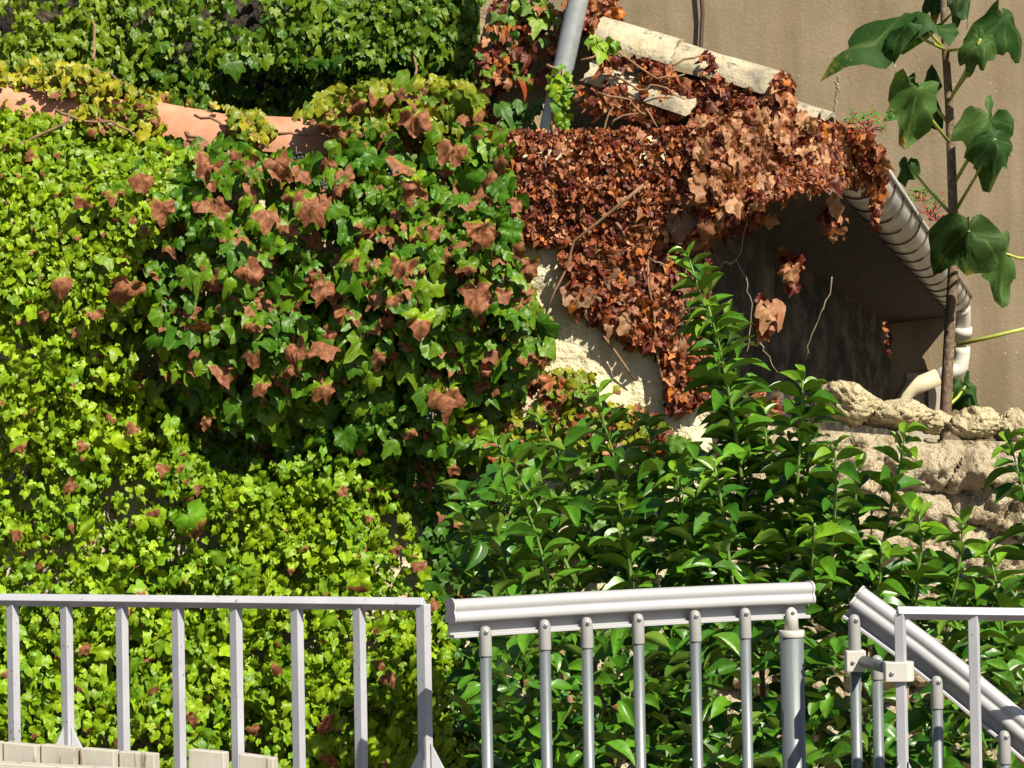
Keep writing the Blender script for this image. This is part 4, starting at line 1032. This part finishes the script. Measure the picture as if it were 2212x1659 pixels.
# ================================================================== PAULOWNIA SAPLING
D_P = 10.0
ps = empty('foxglove_sapling', P(2042, 950, D_P) * (1, 1, 0), 'tall sapling with huge drooping leaves against the beige wall', 'tree')
k = MB()
tr = [(2030, -160), (2036, -30), (2042, 100), (2050, 220), (2054, 320), (2060, 480), (2058, 600), (2052, 700), (2047, 800), (2042, 900)]
pts = P([p[0] for p in tr], [p[1] for p in tr], D_P)
pts = np.vstack([pts, pts[-1] - (0, 0, .7), (pts[-1][0], pts[-1][1], 0)])
k.tube(pts, [.011, .013, .015, .017, .018, .02, .021, .022, .023, .024, .026, .03], 12); k.build('trunk', M['bark'], ps)
PL = polar_template(*sym([(0, 1.0), (8, .9), (18, .8), (30, .76), (42, .82), (50, .84), (60, .74), (75, .68), (90, .66), (108, .66), (125, .62), (142, .56), (158, .46), (170, .3), (180, .1)]), rings=(.25, .5, .75, .9, 1.0))
PLN = (PL[0] * np.array((1, .62)), PL[1])
PG = (.018, .052, .009); PG2 = (.042, .09, .018)  # dark green for leaves in shade, paler for sunlit ones, light put into colour
# base px, tip px (photo), size px, normal, depth, fold, curl, colour
PLV = [((1990, 45), (1765, 105), 235, (.25, -.3, 1), 9.85, -.75, .3, PG, (2043, 108)),
       ((1960, 60), (1800, 130), 120, (-.1, -.8, .6), 9.75, -.5, .5, PG, (2043, 108)),
       ((1985, 178), (1850, 270), 150, (-.5, -.35, .7), 10.1, -.7, .5, PG, (2052, 270)),
       ((1985, 180), (2045, 280), 90, (.5, -.5, .6), 10.05, -.6, .4, PG, (2052, 270)),
       ((1978, 205), (1962, 335), 128, (.05, -.95, .25), 9.75, -.35, .1, PG2, (2052, 310)),
       ((2135, 262), (2200, 420), 165, (.35, -.7, .35), 9.8, -.6, .35, PG2, (2062, 395)),
       ((2135, 258), (2085, 330), 95, (-.5, -.5, .6), 9.9, -.7, .4, PG, (2062, 395)),
       ((2150, 300), (2160, 390), 95, (.1, -.8, .5), 9.72, -.7, .4, PG, (2064, 455)),
       ((2108, 92), (2065, 165), 82, (-.25, -.7, .4), 9.8, -.5, .3, PG2, (2046, 110)),
       ((2118, 85), (2140, 150), 80, (.1, -.8, .4), 9.75, -.6, .3, PG2, (2050, 220)),
       ((2170, 40), (2205, 190), 140, (.3, -.7, .35), 9.85, -.6, .35, PG, (2050, 215)),
       ((2170, 35), (2225, 90), 90, (.4, -.4, .7), 9.95, -.7, .4, PG, (2050, 215)),
       ((2035, -40), (2000, 75), 140, (-.2, -.6, .55), 10.05, -.6, .4, PG, (2038, -20)),
       ((2060, -40), (2075, 80), 120, (.15, -.6, .6), 10.1, -.6, .4, PG, (2038, -20)),
       ((2075, -20), (2155, 62), 110, (.4, -.4, .75), 10.1, -.7, .35, PG, (2040, -10)),
       ((1958, 352), (1945, 420), 66, (-.3, -.6, .5), 10.2, -.6, .4, PG, (2062, 470)),
       ((2092, 498), (2082, 660), 160, (-.15, -.85, .3), 9.7, -.6, .2, PG2, (2150, 545)),
       ((2092, 495), (2060, 570), 85, (-.5, -.5, .6), 9.8, -.6, .3, PG2, (2150, 545)),
       ((2165, 545), (2200, 690), 140, (.25, -.8, .3), 9.9, -.6, .3, PG2, (2230, 560)),
       ((2085, 835), (2115, 925), 92, (.15, -.7, .4), 10.15, -.5, .25, PG, (2050, 875)),
       ((2060, 840), (2010, 910), 88, (-.35, -.7, .4), 10.2, -.5, .3, PG, (2048, 870))]
for i, (b0, tp_, sz, nrm, d, fo, cu, cl, node) in enumerate(PLV):
    r2 = np.random.default_rng(100 + i)
    lv = Leaves(); a = P(*b0, d); e = P(*tp_, d - .05)
    lv.add(PLN if i in (0, 1, 11, 12, 13, 14) else PL, [a], [e - a], [nrm], sz * (.84 if i in (0, 4) else .62) * d / FP, [np.array(cl) * r2.uniform(.75, 1.5)], 5. if i % 4 else .95, fo * .7, cu + .45, .16, r2.uniform(-.15, .15), rg=r2)
    lo = lv.build('leaf', M['paulownia'], ps)
    k = MB(); nd = P(*node, D_P)
    k.tube([nd, nd * .5 + a * .5 - (0, 0, .008), a], [.0075, .006, .005], 8); k.build('petiole', M['petiole'], lo)
k = MB(); k.tube([P(2066, 745, D_P), P(2140, 728, 9.95), P(2230, 706, 9.9)], [.009, .008, .007], 8); k.build('bare_petiole', M['petiole'], ps)

# ------------------------------------------------------------------ weeds growing in the gutter


def weed(px, py, d, n, w_, h_, label, seed):
    r2 = np.random.default_rng(seed)
    wd = empty('gutter_weed', P(px, py + 12, d), label, 'weed', 'weeds growing in the gutter')
    k = MB(); lv = Leaves()
    for i in range(n):
        a = P(px + r2.normal(0, w_ * .3), py + 14, d + r2.normal(0, .05)); b = P(px + r2.normal(0, w_), py - r2.uniform(0, h_), d + r2.normal(0, .06))
        k.tube([a, a * .5 + b * .5 + (0, 0, .01), b], [.003, .0025, .0015], 5)
        for j in range(7):
            q = b + r2.normal(0, .012, 3)
            lv.add(IVY_ROUND, [q], [r2.normal(0, 1, 3)], [(r2.normal(0, .5), -.6, 1)], r2.uniform(.007, .013), [np.array((.08, .2, .03)) if r2.random() < .75 else np.array((.3, .07, .03))], 5., .2, .2, .05, rg=r2)
    k.build('stem', M['redstem'], wd); lv.build('foliage', M['ivy'], wd)


M['redstem'] = noisy('red_stem', [(.3, (.3, .04, .05)), (.7, (.4, .1, .08))], scale=40, rough=.6, bump=0)
weed(1870, 280, 8.3, 22, 24, 34, 'green succulent weed with red stems at the near end of the gutter', 1)
weed(2015, 462, 11.2, 16, 20, 40, 'thin reddish weed growing halfway along the gutter', 2)
weed(1985, 420, 10.6, 9, 10, 16, 'small pale weed tuft on the gutter rim above the straps', 3)
dw = empty('dry_weed', P(1800, 262, 7.9), 'dried brown seed spike standing on the roof edge', 'weed')
k = MB(); k.tube([P(1800, 275, 7.9), P(1806, 220, 7.9), P(1811, 165, 7.9)], [.003, .0025, .002], 6); k.build('stem', M['stem'], dw)
k = MB()
for i in range(26):
    f = i / 25; c = P(1802 + 9 * f + rng.normal(0, 2), 255 - 88 * f, 7.9); r = .006
    k.tube([c - (0, 0, r), c, c + (0, 0, r)], [r * .3, r, r * .3], 5)
k.build('seed_heads', M['pale_stem'], dw)

# ================================================================== RAILINGS


def diamond(k, a, b, w_, yaw=0.0, horizontal=False):
    """square bar standing on its edge from a to b; w_ = face width"""
    a = np.array(a, float); b = np.array(b, float); ax = (b - a) / np.linalg.norm(b - a)
    if horizontal:
        u = np.array((0, 0, 1.)); u -= ax * (u @ ax); u /= np.linalg.norm(u); s = np.cross(ax, u)
    else:
        s = np.array((math.cos(yaw), math.sin(yaw), 0.)); u = np.cross(ax, s)
    h = w_ / math.sqrt(2)
    c = [s * h, u * h, -s * h, -u * h]
    k.add([a + q for q in c] + [b + q for q in c], [(3, 2, 1, 0), (4, 5, 6, 7)] + [(i, (i + 1) % 4, (i + 1) % 4 + 4, i + 4) for i in range(4)])


def gusset(par, px, py, d, wd, ht):
    k = MB(); a = P(px, py, d); x, y, z = a
    for s in (-1, 1):
        v = [(x + s * .007, y - .004, z), (x + s * wd, y - .004, z - ht), (x + s * wd, y - .004, z - ht - .35), (x + s * .007, y - .004, z - ht - .35)]
        v += [(p[0], p[1] + .012, p[2]) for p in v]
        k.add(v, [(0, 1, 2, 3), (7, 6, 5, 4)] + [(i, i + 4, (i + 1) % 4 + 4, (i + 1) % 4) for i in range(4)])
    k.build('gusset', M['paint'], par, bevel=.001)


# left square-bar railing
dl = lambda px: 4.62 - .3 * px / 915.0
lr = empty('square_bar_railing', P(450, 1300, 4.45) * (1, 1, 0), 'grey painted square-bar railing at the left in front of the yellow-green ivy', 'railing')
FW = .0165
ly = lambda px: 1295.5 + (px - 0) * .0103
k = MB(); diamond(k, P(-140, ly(-140), dl(-140)), P(916, ly(916), dl(916)), FW, horizontal=True); k.build('top_rail', M['paint'], lr, bevel=.0012)
for px in (-92, 27, 143, 262.7, 383.7, 509, 641, 775.2, 914):
    k = MB(); a = P(px, ly(px) + (0 if px > 900 else 6), dl(px)); b = np.array((a[0], a[1], 0))
    post = px in (143, 914)
    diamond(k, b, a, FW * (1.12 if px > 900 else 1), yaw=R_(10)); k.build('corner_post' if px > 900 else 'baluster', M['paint'], lr, bevel=.0012)
gusset(lr, 146, 1570, dl(143) - .006, .036, .06); gusset(lr, 922, 1605, dl(914) - .006, .042, .07)


# right square-bar railing
rr = empty('square_bar_railing', P(2080, 1320, 4.1) * (1, 1, 0), 'grey square-bar railing at the right edge overlapping the sloping handrail', 'railing')
dr = lambda px: 4.05 + .02 * (px - 1940) / 270
k = MB(); diamond(k, P(1938, 1324, 4.05), P(2420, 1330, 4.08), .0155, horizontal=True); k.build('top_rail', M['paint'], rr, bevel=.0012)
for px in (1944, 2103, 2262):
    k = MB(); a = P(px, 1330 if px > 1950 else 1325, dr(px)); b = np.array((a[0], a[1], 0))
    diamond(k, b, a, .0155, yaw=R_(22)); k.build('corner_post' if px < 1950 else 'baluster', M['paint'], rr, bevel=.0012)
gusset(rr, 1952, 1645, 4.04, .03, .05)

# profile of the moulded handrail (lateral, vertical in metres), front = negative lateral
HALF = [(0, .0375), (.006, .0372), (.011, .035), (.0145, .031), (.0155, .0265), (.0150, .0225), (.0135, .0195), (.0128, .0175), (.0135, .0155), (.0155, .0125), (.0168, .0085), (.0165, .004), (.0145, .001), (.012, 0)]
PROF = [(-a, b) for a, b in HALF] + [(a, b) for a, b in HALF[::-1]][:-1]
PROF = PROF[::1]
LIP = [(.0045, .001), (.0045, -.0195), (-.0085, -.0195), (-.0105, -.0210), (-.0105, -.0245), (-.0085, -.0255), (.0095, -.0255), (.0095, .001)]


def sweep(k, path, prof, smooth=True, scale=1.0):
    n = len(prof); V = []; path = [np.array(p) for p in path]
    for i, p in enumerate(path):
        tg = path[min(i + 1, len(path) - 1)] - path[max(i - 1, 0)]; tg /= np.linalg.norm(tg)
        s = np.cross(tg, (0, 0, 1)); s /= np.linalg.norm(s); s = -s          # lateral, away from the camera when running right
        u = np.cross(s, tg) * -1
        if u[2] < 0: u = -u
        V += [p + s * a * scale + u * b * scale for a, b in prof]
    F = [(i * n + j, (i + 1) * n + j, (i + 1) * n + (j + 1) % n, i * n + (j + 1) % n) for i in range(len(path) - 1) for j in range(n)]
    k.add(V, F, smooth)
    o = len(k.v) - len(V)
    k.f += [tuple(o + j for j in range(n))[::-1], tuple(o + (len(path) - 1) * n + j for j in range(n))]; k.sm += [False, False]


def screw(par, c, nrm=(0, -1, 0)):
    k = MB(); nrm = np.array(nrm); k.tube([c, c + nrm * .0018, c + nrm * .0026], [.0034, .0034, .0024], 10)
    s = k.build('screw', M['screw'], par)
    return s


def tube_baluster(par, top_px, top_py, sl_py, d, r=.0093, sr=.0106, name='baluster'):
    a = P(top_px, top_py, d); b = P(top_px, sl_py, d); x, y = a[0], a[1]
    k = MB(); k.tube([(x, y, 0), (x, y, b[2] + .004)], r, 18); t = k.build(name, M['galv'], par)
    k = MB(); zt = a[2]; zb = b[2]
    k.tube([(x, y, zb), (x, y, zb + .002), (x, y, zt - .014), (x, y, zt - .007), (x, y, zt - .002), (x, y, zt)], [sr * .98, sr, sr * .95, sr * .86, sr * .62, sr * .25], 18)
    sl = k.build('sleeve', M['sleeve'], t)
    screw(sl, np.array((x + .002, y - sr * .9, zt - .010)))
    return t


mr_ = empty('moulded_handrail', P(1350, 1330, 4.3) * (1, 1, 0), 'curved pale grey moulded handrail on round galvanised balusters in the middle', 'railing')
md = lambda px: 4.13 + .32 * (px - 975) / 770.0
my = lambda px: np.interp(px, [960, 1100, 1260, 1420, 1590, 1760], [1346, 1337, 1327, 1318, 1309.5, 1303])
xs_ = np.linspace(978, 1746, 25)
path = [P(px, my(px), md(px)) for px in xs_]
k = MB(); sweep(k, path, PROF); mo = k.build('handrail', M['pvc'], mr_)
e = mo.modifiers.new('edge', 'EDGE_SPLIT'); e.split_angle = R_(50)
pl = [p for p in path]
k = MB(); sweep(k, [P(px, my(px), md(px)) for px in np.linspace(974, 1744, 25)], LIP, smooth=False); k.build('rail_channel', M['pvc'], mr_)
for px, sg in ((976, -1), (1747, 1)):
    tg = path[1] - path[0] if sg < 0 else path[-1] - path[-2]; tg /= np.linalg.norm(tg)
    c = path[0] if sg < 0 else path[-1]
    k = MB(); sweep(k, [c + tg * sg * .0004, c + tg * sg * .003, c + tg * sg * .0045] if sg > 0 else [c - tg * .0045, c - tg * .003, c - tg * .0004], PROF, scale=1.035); k.build('end_cap', M['white_plastic'], mr_, bevel=.0008)
for px, ty, sy in ((1048, 1352, 1418), (1176, 1338, 1404), (1267, 1333, 1400), (1378, 1325, 1391), (1501, 1318, 1386), (1609, 1313, 1379)):
    tube_baluster(mr_, px, ty, sy, md(px) - .016)
# thick end post
dpp = md(1710) - .02; a = P(1709, 1312, dpp); b = P(1709, 1361, dpp); c = P(1709, 1376, dpp)
k = MB(); k.tube([(a[0], a[1], 0), (a[0], a[1], c[2] + .003)], .0205, 24); tp_ = k.build('end_post', M['galv'], mr_)
k = MB(); k.tube([(a[0], a[1], c[2]), (a[0], a[1], c[2] + .001), (a[0], a[1], b[2] - .001), (a[0], a[1], b[2])], [.0217, .0222, .0222, .021], 24)
k.tube([(a[0], a[1], b[2] - .002), (a[0], a[1], a[2] - .012), (a[0], a[1], a[2] - .005), (a[0], a[1], a[2])], [.0128, .011, .009, .003], 18)
cl = k.build('collar', M['white_plastic'], tp_); screw(cl, np.array((a[0] + .002, a[1] - .0098, a[2] - .009)))

# sloping handrail on the right
sr_ = empty('sloping_handrail', P(2020, 1450, 4.3) * (1, 1, 0), 'grey moulded stair handrail sloping down to the right edge', 'railing')
sp_ = [(1841, 1309), (1900, 1352), (1980, 1411), (2060, 1474), (2140, 1540), (2230, 1617), (2320, 1698)]
sd_ = lambda px: 4.32 - .1 * (px - 1840) / 400
path = [P(x, y, sd_(x)) for x, y in sp_]
fine = []
for a, b in zip(path[:-1], path[1:]):
    for f in (0, .5): fine.append(a * (1 - f) + b * f)
path = fine + [path[-1]]
k = MB(); sweep(k, path, PROF); so_ = k.build('handrail', M['pvc'], sr_)
e = so_.modifiers.new('edge', 'EDGE_SPLIT'); e.split_angle = R_(50)
k = MB(); tg = (path[1] - path[0]) / np.linalg.norm(path[1] - path[0]); sweep(k, [path[0] - tg * .002] + path[1:], LIP, smooth=False); k.build('rail_channel', M['pvc'], sr_)
k = MB(); sweep(k, [path[0] - tg * .0045, path[0] - tg * .003, path[0] - tg * .0004], PROF, scale=1.035); k.build('end_cap', M['white_plastic'], sr_, bevel=.0008)
for px, ty, sy in ((1845, 1327, 1405), (2023, 1460, 1531), (2169, 1578, 1650)):
    tube_baluster(sr_, px, ty, sy, sd_(px) - .017)
tube_baluster(sr_, 1894, 1415, 1468, sd_(1894) - .005)
# clamp block, stub tube and ring joining the two right-hand railings
k = MB(); bx = P(1847, 1427, sd_(1845) - .017); h = .0178
k.box((bx[0] - .0165, bx[1] - .0165, bx[2] - h), (bx[0] + .0165, bx[1] + .0165, bx[2] + h)); cb = k.build('clamp_block', M['white_plastic'], sr_, bevel=.002); screw(cb, bx + (-.006, -.0165, -.002))
k = MB(); e0 = bx + (.013, -.01, .0); e1 = P(1935, 1449, 4.06)
k.tube([e0, e1], .0095, 16); k.build('stub_tube', M['galv'], cb)
k = MB(); c = P(1951, 1450, 4.05); r_o = .0165
pf = [(-.030, -.013), (.004, -.0165), (.012, -.013), (.0165, -.004), (.0165, .005), (.012, .0135), (.004, .0165), (-.030, .013)]
V = [(c[0] + a, c[1] + b, c[2] - .0155) for a, b in pf] + [(c[0] + a, c[1] + b, c[2] + .0155) for a, b in pf]
k.add(V, [tuple(range(8))[::-1], tuple(range(8, 16))] + [(i, (i + 1) % 8, (i + 1) % 8 + 8, i + 8) for i in range(8)]); rg_ = k.build('clamp_ring', M['white_plastic'], rr, bevel=.0015)
screw(rg_, c + (-.020, -.0142, -.002))

# ------------------------------------------------------------------ white picket boards bottom left
pf_ = empty('picket_fence', P(250, 1640, 3.9) * (1, 1, 0), 'row of short white boards with peeling paint at the bottom left', 'fence')
for (x0, x1, y0, y1) in ((-80, 3, 1599, 1601), (5, 83, 1603, 1608), (86, 167, 1608, 1613), (170, 252, 1615, 1619), (256, 339, 1622, 1626), (405, 489, 1618, 1623), (514, 595, 1628, 1636)):
    k = MB(); d = 3.95; a = P(x0 + 1.5, y0, d); b = P(x1 - 3.5, y1, d); t = .022; dy = -.012
    j = random.uniform(-.003, .003)
    k.hull([(a[0], a[1] + j, 0), (b[0], b[1] + dy + j, 0), (b[0] + .006, b[1] + t + dy + j, 0), (a[0] + .006, a[1] + t + j, 0), (a[0], a[1] + j, a[2]), (b[0], b[1] + dy + j, b[2]), (b[0] + .006, b[1] + t + dy + j, b[2] - .001), (a[0] + .006, a[1] + t + j, a[2] - .001)])
    k.build('board', M['peel'], pf_, bevel=.0018)
k = MB(); a = P(-120, 1640, 3.9); b = P(330, 1664, 3.9)
k.hull([a + (0, -.012, -.045), b + (0, -.012, -.045), b + (0, .018, -.045), a + (0, .018, -.045), a + (0, -.012, 0), b + (0, -.012, 0), b + (0, .018, 0), a + (0, .018, 0)])
k.build('cross_rail', M['peel'], pf_, bevel=.0015)
